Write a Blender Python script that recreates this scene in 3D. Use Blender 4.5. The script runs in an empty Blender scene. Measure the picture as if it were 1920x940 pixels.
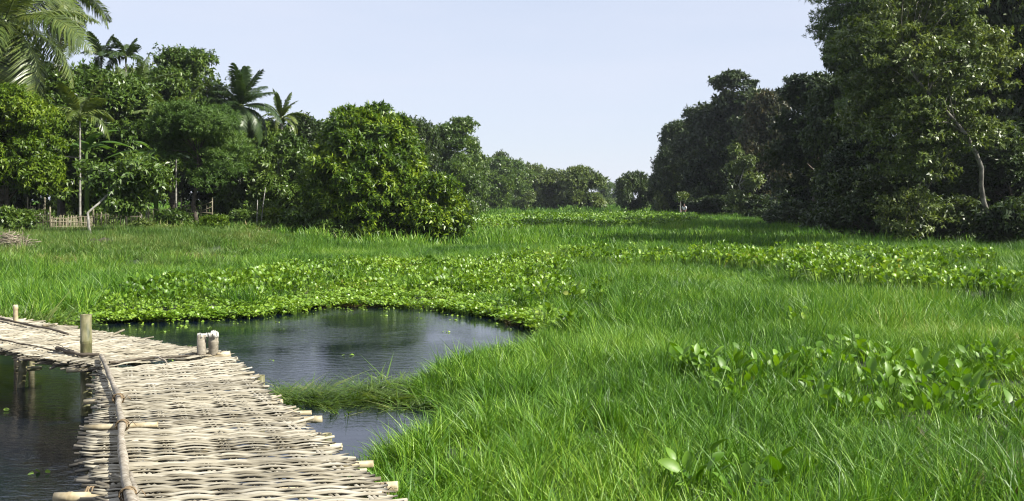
import bpy, math, random
import numpy as np
from mathutils import Vector, Matrix

# ------------------------------------------------------------------ camera, light, exposure
SC = bpy.context.scene
COL = SC.collection
F = 1844.0; CX = 960.0; HY = 375.0; CAMZ = 2.2
def at(px, d):                      # photo column at distance d -> x
    return (px - CX) / F * d
def zat(py, d):                     # photo row at distance d -> height
    return CAMZ - (py - HY) / F * d
def on(px, py, z=0.0):              # photo pixel on the level z -> (x, y)
    d = (CAMZ - z) * F / (py - HY)
    return ((px - CX) / F * d, d)

cam = bpy.data.cameras.new('camera'); co = bpy.data.objects.new('camera', cam); COL.objects.link(co)
cam.lens = 36.0 * F / 1920.0; cam.sensor_width = 36.0
co.location = (0, 0, CAMZ); co.rotation_euler = (math.radians(90), 0, 0)
cam.shift_y = -(470.0 - HY) / 1920.0
cam.clip_start = 0.05; cam.clip_end = 4000
SC.camera = co

SUN_EL = 40.0; SUN_AZ = 112.0       # azimuth clockwise from the view direction
world = bpy.data.worlds.new('World'); SC.world = world; world.use_nodes = True
wn = world.node_tree.nodes; wl = world.node_tree.links
bg = wn['Background']; sky = wn.new('ShaderNodeTexSky'); sky.sky_type = 'NISHITA'; sky.sun_disc = False
sky.sun_elevation = math.radians(SUN_EL); sky.sun_rotation = math.radians(SUN_AZ)
sky.air_density = 1.0; sky.dust_density = 0.3; sky.ozone_density = 4.0; sky.altitude = 50
mixs = wn.new('ShaderNodeMix'); mixs.data_type = 'RGBA'; mixs.inputs[0].default_value = .78      # thin even haze over the clear sky
wtc = wn.new('ShaderNodeTexCoord'); wmp = wn.new('ShaderNodeMapping'); wmp.inputs['Scale'].default_value = (1.2, 1.2, 6)
wno = wn.new('ShaderNodeTexNoise'); wno.inputs['Scale'].default_value = 2.2; wno.inputs['Detail'].default_value = 5
wmr = wn.new('ShaderNodeMapRange'); wmr.inputs['From Min'].default_value = .3; wmr.inputs['From Max'].default_value = .7; wmr.inputs['To Min'].default_value = .70; wmr.inputs['To Max'].default_value = .86
wl.new(wtc.outputs['Generated'], wmp.inputs[0]); wl.new(wmp.outputs[0], wno.inputs['Vector']); wl.new(wno.outputs[0], wmr.inputs['Value']); wl.new(wmr.outputs[0], mixs.inputs[0])
wl.new(sky.outputs[0], mixs.inputs[6]); mixs.inputs[7].default_value = (5.4, 5.68, 6.65, 1)
wl.new(mixs.outputs[2], bg.inputs[0]); bg.inputs[1].default_value = 0.070
sd = bpy.data.lights.new('sun', 'SUN'); so = bpy.data.objects.new('sun', sd); COL.objects.link(so)
sd.energy = 5.0; sd.angle = math.radians(0.5); sd.color = (1.0, 0.95, 0.86)
_el, _az = math.radians(SUN_EL), math.radians(SUN_AZ)
SUNV = Vector((math.cos(_el) * math.sin(_az), math.cos(_el) * math.cos(_az), math.sin(_el)))
so.rotation_euler = SUNV.to_track_quat('Z', 'Y').to_euler(); so.location = (60, 0, 60)
SC.view_settings.view_transform = 'Standard'; SC.view_settings.look = 'None'
SC.view_settings.exposure = 1.1; SC.view_settings.gamma = 1
SC.render.engine = 'CYCLES'
cy = SC.cycles
cy.max_bounces = 6; cy.diffuse_bounces = 3; cy.glossy_bounces = 3; cy.transmission_bounces = 4; cy.transparent_max_bounces = 4
cy.use_denoising = True; cy.use_adaptive_sampling = False; cy.filter_width = 1.15
cy.sample_clamp_indirect = 4; cy.caustics_reflective = False; cy.caustics_refractive = False

# ------------------------------------------------------------------ helpers
def nrm(v):
    return v / np.maximum(np.linalg.norm(v, axis=-1, keepdims=True), 1e-9)

def mesh_np(name, V, Fc, mat, smooth=False):
    """V (n,3); Fc list of (m,k) int arrays."""
    me = bpy.data.meshes.new(name)
    V = np.asarray(V, dtype=np.float32)
    me.vertices.add(len(V)); me.vertices.foreach_set('co', V.ravel())
    arrs = [np.asarray(f, dtype=np.int32) for f in Fc if len(f)]
    nl = sum(a.size for a in arrs); npol = sum(len(a) for a in arrs)
    me.loops.add(nl); me.polygons.add(npol)
    me.loops.foreach_set('vertex_index', np.concatenate([a.ravel() for a in arrs]))
    tot = np.concatenate([np.full(len(a), a.shape[1], np.int32) for a in arrs])
    st = np.concatenate([[0], np.cumsum(tot)[:-1]]).astype(np.int32)
    me.polygons.foreach_set('loop_start', st)
    me.polygons.foreach_set('loop_total', tot)
    if smooth: me.polygons.foreach_set('use_smooth', np.ones(npol, bool))
    me.update(calc_edges=True); me.validate()
    if mat: me.materials.append(mat)
    return me

def link(name, me, parent=None):
    o = bpy.data.objects.new(name, me); COL.objects.link(o)
    if parent: o.parent = parent
    return o

def tag(o, label=None, cat=None, group=None, kind=None):
    if label: o['label'] = label
    if cat: o['category'] = cat
    if group: o['group'] = group
    if kind: o['kind'] = kind
    return o

def empty(name, loc, rz=0.0):
    o = bpy.data.objects.new(name, None); COL.objects.link(o); o.location = loc
    o.rotation_euler = (0, 0, rz); o.empty_display_size = .2
    return o

def copy_tree(o, parent=None):
    c = o.copy(); COL.objects.link(c)
    if parent: c.parent = parent
    for ch in list(o.children): copy_tree(ch, c)
    return c

class MB:
    """collects tubes and strips into one mesh"""
    def __init__(s): s.V = []; s.Q = []; s.T = []; s.n = 0
    def add(s, V, Q=(), T=()):
        V = np.asarray(V, float); s.V.append(V)
        if len(Q): s.Q.append(np.asarray(Q) + s.n)
        if len(T): s.T.append(np.asarray(T) + s.n)
        s.n += len(V)
    def tube(s, path, rad, sides=7, cap=True):
        P = np.asarray(path, float); n = len(P); R = np.broadcast_to(np.asarray(rad, float), (n,))
        T = nrm(np.gradient(P, axis=0))
        ref = np.array([0., 0, 1.]) if abs(T[:, 2]).mean() < .8 else np.array([1., 0, 0])
        A = nrm(np.cross(T, ref)); B = np.cross(T, A)
        an = np.linspace(0, 2 * np.pi, sides, endpoint=False)
        V = P[:, None] + R[:, None, None] * (np.cos(an)[None, :, None] * A[:, None] + np.sin(an)[None, :, None] * B[:, None])
        i = np.arange(n - 1)[:, None] * sides; j = np.arange(sides)[None]; k = (j + 1) % sides
        Q = np.stack([i + j, i + k, i + sides + k, i + sides + j], -1).reshape(-1, 4)
        V = V.reshape(-1, 3)
        tri = []
        if cap:
            V = np.vstack([V, P[0], P[-1]]); a, b = n * sides, n * sides + 1
            for q in range(sides):
                tri.append((a, (q + 1) % sides, q)); tri.append((b, (n - 1) * sides + q, (n - 1) * sides + (q + 1) % sides))
        s.add(V, Q, tri)
    def box(s, c, h, rz=0):
        c = np.asarray(c, float); x, y, z = h
        V = np.array([(a * x, b * y, e * z) for a in (-1, 1) for b in (-1, 1) for e in (-1, 1)])
        cr, sr = math.cos(rz), math.sin(rz)
        V = np.stack([V[:, 0] * cr - V[:, 1] * sr, V[:, 0] * sr + V[:, 1] * cr, V[:, 2]], 1) + c
        s.add(V, [(0, 1, 3, 2), (4, 6, 7, 5), (0, 4, 5, 1), (2, 3, 7, 6), (0, 2, 6, 4), (1, 5, 7, 3)])
    def build(s, name, mat, parent=None, smooth=True):
        V = np.vstack(s.V); fc = []
        if s.Q: fc.append(np.vstack(s.Q))
        if s.T: fc.append(np.vstack(s.T))
        return link(name, mesh_np(name, V, fc, mat, smooth), parent)

def vnoise(x, y, s, seed=0):
    """smooth value noise, 0..1"""
    x = np.asarray(x) / s; y = np.asarray(y) / s
    xi = np.floor(x).astype(np.int64); yi = np.floor(y).astype(np.int64)
    fx = x - xi; fy = y - yi; fx = fx * fx * (3 - 2 * fx); fy = fy * fy * (3 - 2 * fy)
    def h(a, b):
        n = (a * 374761393 + b * 668265263 + seed * 1442695041) & 0xffffffff
        n = ((n ^ (n >> 13)) * 1274126177) & 0xffffffff
        return ((n ^ (n >> 16)) & 0xffff) / 65535.0
    return (h(xi, yi) * (1 - fx) + h(xi + 1, yi) * fx) * (1 - fy) + (h(xi, yi + 1) * (1 - fx) + h(xi + 1, yi + 1) * fx) * fy

def smooth01(t):
    t = np.clip(t, 0, 1); return t * t * (3 - 2 * t)

def inpoly(x, y, poly):
    x = np.asarray(x, float); y = np.asarray(y, float); r = np.zeros(x.shape, bool)
    n = len(poly)
    for i in range(n):
        x0, y0 = poly[i]; x1, y1 = poly[(i + 1) % n]
        c = ((y0 > y) != (y1 > y)) & (x < (x1 - x0) * (y - y0) / ((y1 - y0) if y1 != y0 else 1e-9) + x0)
        r ^= c
    return r
def sdist(x, y, poly):
    """positive inside"""
    x = np.asarray(x, float); y = np.asarray(y, float); best = np.full(x.shape, 1e9)
    n = len(poly)
    for i in range(n):
        x0, y0 = poly[i]; x1, y1 = poly[(i + 1) % n]
        dx, dy = x1 - x0, y1 - y0
        t = np.clip(((x - x0) * dx + (y - y0) * dy) / (dx * dx + dy * dy + 1e-12), 0, 1)
        best = np.minimum(best, np.hypot(x - x0 - t * dx, y - y0 - t * dy))
    return np.where(inpoly(x, y, poly), best, -best)

# ------------------------------------------------------------------ materials
def new_mat(name):
    m = bpy.data.materials.new(name); m.use_nodes = True
    nt = m.node_tree; nt.nodes.clear()
    out = nt.nodes.new('ShaderNodeOutputMaterial')
    return m, nt, nt.nodes, nt.links, out

def ramp(N, L, fac, stops):
    stops = [(p, tuple(v * .79 for v in c)) for p, c in stops]
    r = N.new('ShaderNodeValToRGB'); L.new(fac, r.inputs[0])
    e = r.color_ramp.elements
    while len(e) < len(stops): e.new(0.5)
    for k, (p, c) in enumerate(stops): e[k].position = p; e[k].color = (*c, 1)
    return r.outputs[0]

def leaf_mat(name, cols, trans=.3, rough=.5, spec=.4, nscale=.35, patch=.5, transcol=None, extra=None):
    """cols: three leaf colours; island random plus a slow patchiness between plants/shoots"""
    m, nt, N, L, out = new_mat(name)
    geo = N.new('ShaderNodeNewGeometry')
    noi = N.new('ShaderNodeTexNoise'); noi.inputs['Scale'].default_value = nscale; noi.inputs['Detail'].default_value = 3
    L.new(geo.outputs['Position'], noi.inputs['Vector'])
    mr = N.new('ShaderNodeMapRange'); mr.inputs['From Min'].default_value = .3; mr.inputs['From Max'].default_value = .7
    L.new(noi.outputs[0], mr.inputs['Value'])
    mx = N.new('ShaderNodeMix'); mx.inputs[0].default_value = patch
    L.new(geo.outputs['Random Per Island'], mx.inputs[2]); L.new(mr.outputs[0], mx.inputs[3])
    c = ramp(N, L, mx.outputs[0], [(0.1, cols[0]), (.5, cols[1]), (.85, cols[2])] + ([(.93, extra)] if extra else []))
    p = N.new('ShaderNodeBsdfPrincipled'); p.inputs['Roughness'].default_value = rough
    p.inputs['Specular IOR Level'].default_value = spec
    L.new(c, p.inputs['Base Color'])
    t = N.new('ShaderNodeBsdfTranslucent')
    hs = N.new('ShaderNodeMix'); hs.data_type = 'RGBA'; hs.blend_type = 'MULTIPLY'; hs.inputs[0].default_value = 1
    L.new(c, hs.inputs[6]); hs.inputs[7].default_value = (*(transcol or (1.5, 1.5, .5)), 1)
    L.new(hs.outputs[2], t.inputs['Color'])
    ms = N.new('ShaderNodeMixShader'); ms.inputs[0].default_value = trans
    L.new(p.outputs[0], ms.inputs[1]); L.new(t.outputs[0], ms.inputs[2]); L.new(ms.outputs[0], out.inputs[0])
    return m

def wood_mat(name, c0, c1, c2, rough=.7, scale=(3, 3, 14), spec=.3, bump=.3, island=.6):
    m, nt, N, L, out = new_mat(name)
    geo = N.new('ShaderNodeNewGeometry'); tc = N.new('ShaderNodeTexCoord')
    mp = N.new('ShaderNodeMapping'); mp.inputs['Scale'].default_value = scale
    L.new(tc.outputs['Object'], mp.inputs[0])
    noi = N.new('ShaderNodeTexNoise'); noi.inputs['Scale'].default_value = 3; noi.inputs['Detail'].default_value = 5
    L.new(mp.outputs[0], noi.inputs['Vector'])
    mr = N.new('ShaderNodeMapRange'); mr.inputs['From Min'].default_value = .3; mr.inputs['From Max'].default_value = .72
    L.new(noi.outputs[0], mr.inputs['Value'])
    mx = N.new('ShaderNodeMix'); mx.inputs[0].default_value = island
    L.new(mr.outputs[0], mx.inputs[2]); L.new(geo.outputs['Random Per Island'], mx.inputs[3])
    c = ramp(N, L, mx.outputs[0], [(0.05, c0), (.45, c1), (.9, c2)])
    st = N.new('ShaderNodeTexNoise'); st.inputs['Scale'].default_value = 1.6; st.inputs['Detail'].default_value = 6; st.inputs['Roughness'].default_value = .65
    L.new(tc.outputs['Object'], st.inputs['Vector'])
    sr = N.new('ShaderNodeMapRange'); sr.inputs['From Min'].default_value = .35; sr.inputs['From Max'].default_value = .55
    sr.inputs['To Min'].default_value = .62; sr.inputs['To Max'].default_value = 1.0; L.new(st.outputs[0], sr.inputs['Value'])
    mm = N.new('ShaderNodeMix'); mm.data_type = 'RGBA'; mm.blend_type = 'MULTIPLY'; mm.inputs[0].default_value = 1
    L.new(c, mm.inputs[6]); L.new(sr.outputs[0], mm.inputs[7]); c = mm.outputs[2]
    p = N.new('ShaderNodeBsdfPrincipled'); p.inputs['Roughness'].default_value = rough
    p.inputs['Specular IOR Level'].default_value = spec
    L.new(c, p.inputs['Base Color'])
    b = N.new('ShaderNodeBump'); b.inputs['Strength'].default_value = bump; b.inputs['Distance'].default_value = .004
    L.new(noi.outputs[0], b.inputs['Height']); L.new(b.outputs[0], p.inputs['Normal'])
    L.new(p.outputs[0], out.inputs[0])
    return m

def plain(name, c, rough=.7):
    m, nt, N, L, out = new_mat(name)
    p = N.new('ShaderNodeBsdfPrincipled'); p.inputs['Roughness'].default_value = rough
    noi = N.new('ShaderNodeTexNoise'); noi.inputs['Scale'].default_value = 12
    cc = ramp(N, L, noi.outputs[0], [(.3, tuple(v * .75 for v in c)), (.7, tuple(min(1, v * 1.15) for v in c))])
    L.new(cc, p.inputs['Base Color']); L.new(p.outputs[0], out.inputs[0]); return m

M = {}
M['grass'] = leaf_mat('grass_blades', [(.016, .066, .004), (.095, .235, .011), (.27, .43, .038)], trans=.25, rough=.48, spec=.42, nscale=.22, patch=.45, transcol=(1.25, 1.35, .5), extra=(.38, .38, .14))
M['grass_dry'] = leaf_mat('bank_grass_blades', [(.05, .12, .014), (.11, .21, .028), (.26, .30, .09)], trans=.3, rough=.5, nscale=.5, patch=.5, extra=(.40, .33, .17))
M['hyacinth'] = leaf_mat('hyacinth_leaves', [(.045, .12, .005), (.14, .27, .016), (.30, .45, .05)], trans=.28, rough=.40, spec=.45, nscale=.45, patch=.45, transcol=(1.5, 1.5, .4), extra=(.36, .36, .10))
M['hyacinth_big'] = leaf_mat('large_hyacinth_leaves', [(.05, .14, .004), (.11, .24, .008), (.20, .36, .02)], trans=.3, rough=.45, spec=.42, nscale=1.2, patch=.3, transcol=(1.5, 1.5, .35), extra=(.34, .27, .08))
M['lettuce'] = leaf_mat('floating_weed_leaves', [(.14, .27, .02), (.23, .38, .035), (.33, .48, .06)], trans=.25, rough=.35, spec=.5, nscale=1, patch=.3)
M['mango'] = leaf_mat('mango_leaves', [(.035, .08, .008), (.09, .175, .010), (.32, .43, .03)], trans=.3, rough=.42, spec=.5, nscale=.55, patch=.5)
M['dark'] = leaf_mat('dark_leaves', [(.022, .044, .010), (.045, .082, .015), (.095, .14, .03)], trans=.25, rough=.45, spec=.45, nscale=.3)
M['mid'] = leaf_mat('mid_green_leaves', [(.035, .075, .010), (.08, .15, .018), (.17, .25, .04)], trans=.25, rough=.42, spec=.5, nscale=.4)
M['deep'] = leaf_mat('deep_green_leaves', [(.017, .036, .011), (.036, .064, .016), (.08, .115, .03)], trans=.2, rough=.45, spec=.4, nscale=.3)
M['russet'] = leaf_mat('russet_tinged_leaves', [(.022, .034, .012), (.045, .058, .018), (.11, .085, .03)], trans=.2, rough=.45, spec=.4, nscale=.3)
M['olive'] = leaf_mat('olive_leaves', [(.045, .08, .014), (.10, .15, .028), (.21, .26, .07)], trans=.25, rough=.4, spec=.5, nscale=.4)
M['lime'] = leaf_mat('lime_leaves', [(.04, .09, .006), (.11, .19, .010), (.25, .34, .025)], trans=.35, rough=.45, nscale=.4)
M['soft'] = leaf_mat('soft_green_leaves', [(.04, .09, .012), (.075, .15, .018), (.13, .22, .03)], trans=.35, rough=.55, nscale=.5)
M['palm'] = leaf_mat('palm_fronds', [(.05, .085, .016), (.10, .15, .025), (.20, .24, .05)], trans=.25, rough=.35, spec=.6, nscale=.4)
M['palm_dark'] = leaf_mat('dark_palm_fronds', [(.025, .055, .018), (.05, .09, .025), (.09, .14, .035)], trans=.25, rough=.4, nscale=.4)
M['banana'] = leaf_mat('banana_leaves', [(.07, .15, .03), (.11, .22, .05), (.16, .28, .08)], trans=.35, rough=.35, spec=.5)
M['bark'] = wood_mat('brown_bark', (.035, .028, .02), (.08, .065, .05), (.15, .125, .10), rough=.9, scale=(1, 1, 3), island=.1)
M['bark_pale'] = wood_mat('pale_bark', (.14, .13, .11), (.28, .27, .24), (.45, .43, .39), rough=.85, scale=(1, 1, 2), island=.1)
M['bark_grey'] = wood_mat('grey_bark', (.07, .065, .053), (.17, .16, .135), (.34, .32, .28), rough=.9, scale=(2, 2, 1.2), island=.1, bump=.8)
M['slat'] = wood_mat('split_bamboo', (.14, .12, .080), (.36, .325, .235), (.56, .525, .42), rough=.6, scale=(2, 14, 14), island=.55)
M['slat_dark'] = wood_mat('weathered_bamboo', (.12, .10, .07), (.26, .23, .17), (.42, .38, .30), rough=.7, scale=(2, 14, 14), island=.5)
M['bamboo'] = wood_mat('bamboo_pole', (.26, .20, .10), (.50, .42, .26), (.66, .60, .42), rough=.45, scale=(4, 4, 4), island=.2)
M['bamboo_green'] = wood_mat('mossy_bamboo', (.07, .08, .03), (.20, .19, .09), (.42, .38, .24), rough=.55, scale=(5, 5, 2), island=.1)
M['branch'] = wood_mat('grey_branch', (.17, .14, .10), (.34, .30, .23), (.50, .46, .38), rough=.8, scale=(10, 10, 10), island=.2, bump=.6)
M['splinter'] = wood_mat('split_fibre', (.5, .46, .38), (.68, .66, .60), (.8, .79, .75), rough=.8, scale=(20, 20, 5), island=.4)
M['rope'] = wood_mat('rope', (.12, .08, .04), (.25, .18, .10), (.36, .28, .18), rough=.9, scale=(30, 30, 30))
M['stick'] = wood_mat('dark_stick', (.05, .04, .03), (.11, .09, .065), (.18, .15, .11), rough=.85, scale=(10, 10, 10))
M['fence'] = wood_mat('bamboo_fence', (.09, .075, .045), (.21, .185, .12), (.36, .32, .22), rough=.7, scale=(8, 8, 3), island=.7)
M['soil'] = plain('dark_soil', (.06, .045, .035), .95)
M['brush'] = wood_mat('dry_brush', (.10, .08, .055), (.24, .20, .14), (.46, .40, .30), rough=.85, scale=(4, 4, 4), island=.8)
M['skin'] = plain('skin', (.20, .11, .07), .6); M['shirt'] = plain('white_cotton', (.78, .80, .82), .8)
M['trouser'] = plain('dark_cloth', (.10, .11, .13), .8); M['hair'] = plain('black_hair', (.015, .013, .012), .5)
M['cable'] = plain('cable_black', (.03, .03, .03), .5)

def ground_mat():
    m, nt, N, L, out = new_mat('marsh_ground')
    geo = N.new('ShaderNodeNewGeometry')
    n1 = N.new('ShaderNodeTexNoise'); n1.inputs['Scale'].default_value = .35; n1.inputs['Detail'].default_value = 8
    L.new(geo.outputs['Position'], n1.inputs['Vector'])
    c = ramp(N, L, n1.outputs[0], [(.3, (.018, .028, .010)), (.5, (.03, .055, .014)), (.68, (.06, .055, .03))])
    p = N.new('ShaderNodeBsdfPrincipled'); p.inputs['Roughness'].default_value = .95
    L.new(c, p.inputs['Base Color']); L.new(p.outputs[0], out.inputs[0]); return m
M['ground'] = ground_mat()

def water_mat():
    m, nt, N, L, out = new_mat('pond_water')
    geo = N.new('ShaderNodeNewGeometry')
    p = N.new('ShaderNodeBsdfPrincipled'); p.inputs['Base Color'].default_value = (.003, .006, .013, 1)
    p.inputs['Roughness'].default_value = .03; p.inputs['IOR'].default_value = 1.48
    mp = N.new('ShaderNodeMapping'); mp.inputs['Scale'].default_value = (1.0, 2.2, 1); mp.inputs['Rotation'].default_value = (0, 0, .25)
    L.new(geo.outputs['Position'], mp.inputs[0])
    n1 = N.new('ShaderNodeTexNoise'); n1.inputs['Scale'].default_value = 5; n1.inputs['Detail'].default_value = 4
    n1.inputs['Roughness'].default_value = .6
    L.new(mp.outputs[0], n1.inputs['Vector'])
    n2 = N.new('ShaderNodeTexNoise'); n2.inputs['Scale'].default_value = .5; n2.inputs['Detail'].default_value = 2
    L.new(geo.outputs['Position'], n2.inputs['Vector'])
    mr = N.new('ShaderNodeMapRange'); mr.inputs['From Min'].default_value = .35; mr.inputs['From Max'].default_value = .65
    mr.inputs['To Min'].default_value = .25; mr.inputs['To Max'].default_value = 1
    L.new(n2.outputs[0], mr.inputs['Value'])
    b = N.new('ShaderNodeBump'); b.inputs['Distance'].default_value = .008
    L.new(mr.outputs[0], b.inputs['Strength'])
    L.new(n1.outputs[0], b.inputs['Height']); L.new(b.outputs[0], p.inputs['Normal'])
    L.new(p.outputs[0], out.inputs[0]); return m
M['water'] = water_mat()

# ------------------------------------------------------------------ terrain and water
POND = [(1.0, 14.6), (.75, 16.3), (.3, 17.6), (-.4, 18.9), (-1.3, 19.9), (-2.38, 20.4), (-3.0, 20.6), (-3.8, 20.6), (-4.25, 19.7),
        (-4.84, 18.8), (-5.55, 18.4), (-6.4, 18.1), (-7.4, 17.9), (-8.2, 16.6), (-9.5, 15.4), (-13, 14.5), (-18, 13), (-23, 6), (-22, -8),
        (4, -9), (2.6, -5), (1.3, -1.5), (-.2, 1.5), (-.75, 4.2), (-1.05, 6.1), (-1.15, 7.4), (-1.0, 8.1), (-.75, 8.7), (-.55, 9.3), (-.5, 10.1),
        (-.85, 10.7), (-1.05, 11.4), (-.85, 12.5), (-.35, 13.5), (.35, 14.2)]

def height(x, y):
    x = np.asarray(x, float); y = np.asarray(y, float)
    s = sdist(x, y, POND)
    base = .06 + .14 * (vnoise(x, y, 2.3, 3) - .3) + .10 * (vnoise(x, y, 9, 5) - .3)
    bank = .75 * smooth01((-x - 5) / 9) * smooth01((y - 21 - np.clip(x + 12, 0, 8) * .6) / 20)
    land = np.maximum(base, .02) + bank
    return np.where(s > 0, -.08 - .8 * smooth01(s / 2.0), land * smooth01(-s / .35) + -.08 * (1 - smooth01(-s / .35)))

def axis(lo, hi, n, k):
    t = np.linspace(math.asinh(lo / k), math.asinh(hi / k), n); return np.sinh(t) * k
gx = axis(-1400, 1400, 260, 10); gy = axis(-200, 2500, 330, 14)
GX, GY = np.meshgrid(gx, gy); GZ = height(GX, GY)
nx, ny = len(gx), len(gy)
ii = (np.arange(ny - 1)[:, None] * nx + np.arange(nx - 1)[None]).ravel()
gm = mesh_np('ground', np.stack([GX, GY, GZ], -1).reshape(-1, 3), [np.stack([ii, ii + 1, ii + nx + 1, ii + nx], -1)], M['ground'], True)
tag(link('ground', gm), kind='structure')
wm = mesh_np('water', [(-60, -40, 0), (30, -40, 0), (30, 40, 0), (-60, 40, 0)], [[(0, 1, 2, 3)]], M['water'])
tag(link('water', wm), kind='structure')

# ------------------------------------------------------------------ scattered stuff through geometry nodes
def blade_clump(name, seed, n, rad, hmin, hmax, w, mat, lean=.35, lay=0.0, segs=4):
    r = np.random.default_rng(seed)
    a = r.uniform(0, 2 * np.pi, n); q = rad * np.sqrt(r.uniform(0, 1, n))
    base = np.stack([q * np.cos(a), q * np.sin(a), np.full(n, -.05)], 1)
    h = r.uniform(hmin, hmax, n) * (1 - .3 * (q / rad) ** 2)
    ta = a + r.normal(0, 1.0, n); ln = (lean * r.uniform(.2, 1.6, n) + lay) * h
    wid = w * r.uniform(.6, 1.3, n)
    side = r.uniform(0, 2 * np.pi, n)
    t = np.linspace(0, 1, segs + 1)
    V = []
    out = np.stack([np.cos(ta), np.sin(ta)], 1)
    droop = r.uniform(0, .62, n) * h * (r.uniform(0, 1, n) > .35)
    for k, tk in enumerate(t):
        c = base.copy()
        c[:, :2] += out * (ln * tk ** 2.1)[:, None]
        c[:, 2] += h * tk * (1 - lay * .6) - droop * tk ** 3
        sv = np.stack([np.cos(side + tk * .6), np.sin(side + tk * .6), np.zeros(n)], 1) * (wid * (1 - tk ** 2.2) * (0.6 + .6 * min(1, tk * 3)) / 2 + .0004)[:, None]
        V.append(c - sv); V.append(c + sv)
    V = np.stack(V, 1).reshape(-1, 3)
    m = 2 * (segs + 1); o = np.arange(n)[:, None] * m
    Q = np.concatenate([np.stack([o + 2 * k, o + 2 * k + 1, o + 2 * k + 3, o + 2 * k + 2], -1).reshape(-1, 4) for k in range(segs)])
    return bpy.data.objects.new(name, mesh_np(name, V, [Q], mat, True))

def leaf_shape(r, L, W, cup):
    """ovate cupped leaf in local frame, growing along +x, normal +z"""
    t = np.array([0, .2, .45, .7, .9, 1.0]); w = np.array([.15, .75, 1.0, .85, .45, 0.02])
    V = []
    for tk, wk in zip(t, w):
        z = -cup * L * tk ** 2
        V += [(tk * L, -wk * W / 2, z + cup * W * wk * .5), (tk * L, 0, z), (tk * L, wk * W / 2, z + cup * W * wk * .5)]
    Q = []
    for k in range(5):
        for j in range(2): Q.append((3 * k + j, 3 * k + j + 1, 3 * k + 4 + j, 3 * k + 3 + j))
    return np.array(V), np.array(Q)

def rosette(name, seed, n, rad, hmin, hmax, L, W, mat, tilt=(20, 75), stalk=True):
    r = np.random.default_rng(seed); mb = MB()
    for i in range(n):
        a = r.uniform(0, 2 * np.pi); q = rad * math.sqrt(r.uniform(0, 1)); h = r.uniform(hmin, hmax)
        b = np.array([q * math.cos(a) * .5, q * math.sin(a) * .5, -.04]); top = np.array([q * math.cos(a), q * math.sin(a), h])
        s = r.uniform(.7, 1.2)
        V, Q = leaf_shape(r, L * s, W * s * r.uniform(.85, 1.15), r.uniform(.1, .45))
        tl = math.radians(r.uniform(*tilt)); aa = a + r.normal(0, .8); roll = r.normal(0, .5)
        Mx = Matrix.Rotation(aa, 3, 'Z') @ Matrix.Rotation(-tl, 3, 'Y') @ Matrix.Rotation(roll, 3, 'X')
        V = V @ np.array(Mx).T + top
        mb.add(V, Q)
        if stalk:
            mid = (b + top) / 2 + np.array([0, 0, .02])
            mb.tube([b, mid, top], [.008, .007, .004], 3, False)
    V = np.vstack(mb.V)
    return bpy.data.objects.new(name, mesh_np(name, V, [np.vstack(mb.Q)], mat, True))

def protos(name, obs):
    c = bpy.data.collections.new(name)
    for k, o in enumerate(obs): o.name = '%s %02d' % (name, k); c.objects.link(o)
    return c

def scatter(name, label, cat, P, rot, scl, idx, coll, kind='stuff'):
    me = bpy.data.meshes.new(name); me.vertices.add(len(P)); me.vertices.foreach_set('co', np.asarray(P, np.float32).ravel())
    a = me.attributes.new('rot', 'FLOAT_VECTOR', 'POINT'); a.data.foreach_set('vector', np.asarray(rot, np.float32).ravel())
    a = me.attributes.new('scl', 'FLOAT_VECTOR', 'POINT'); a.data.foreach_set('vector', np.asarray(scl, np.float32).ravel())
    a = me.attributes.new('idx', 'INT', 'POINT'); a.data.foreach_set('value', np.asarray(idx, np.int32))
    me.update()
    o = link(name, me); tag(o, label, cat, kind=kind)
    ng = bpy.data.node_groups.new(name, 'GeometryNodeTree'); ng.is_modifier = True
    ng.interface.new_socket('Geometry', in_out='INPUT', socket_type='NodeSocketGeometry')
    ng.interface.new_socket('Geometry', in_out='OUTPUT', socket_type='NodeSocketGeometry')
    N = ng.nodes; L = ng.links
    gi = N.new('NodeGroupInput'); go = N.new('NodeGroupOutput'); ip = N.new('GeometryNodeInstanceOnPoints')
    ci = N.new('GeometryNodeCollectionInfo'); ci.inputs[0].default_value = coll
    ci.inputs['Separate Children'].default_value = True; ci.inputs['Reset Children'].default_value = True
    def att(nm, ty):
        n = N.new('GeometryNodeInputNamedAttribute'); n.data_type = ty; n.inputs[0].default_value = nm; return n.outputs[0]
    e = N.new('FunctionNodeEulerToRotation'); L.new(att('rot', 'FLOAT_VECTOR'), e.inputs[0])
    L.new(gi.outputs[0], ip.inputs['Points']); L.new(ci.outputs[0], ip.inputs['Instance'])
    ip.inputs['Pick Instance'].default_value = True
    L.new(att('idx', 'INT'), ip.inputs['Instance Index']); L.new(e.outputs[0], ip.inputs['Rotation'])
    L.new(att('scl', 'FLOAT_VECTOR'), ip.inputs['Scale']); L.new(ip.outputs[0], go.inputs[0])
    md = o.modifiers.new('scatter', 'NODES'); md.node_group = ng
    return o

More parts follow.
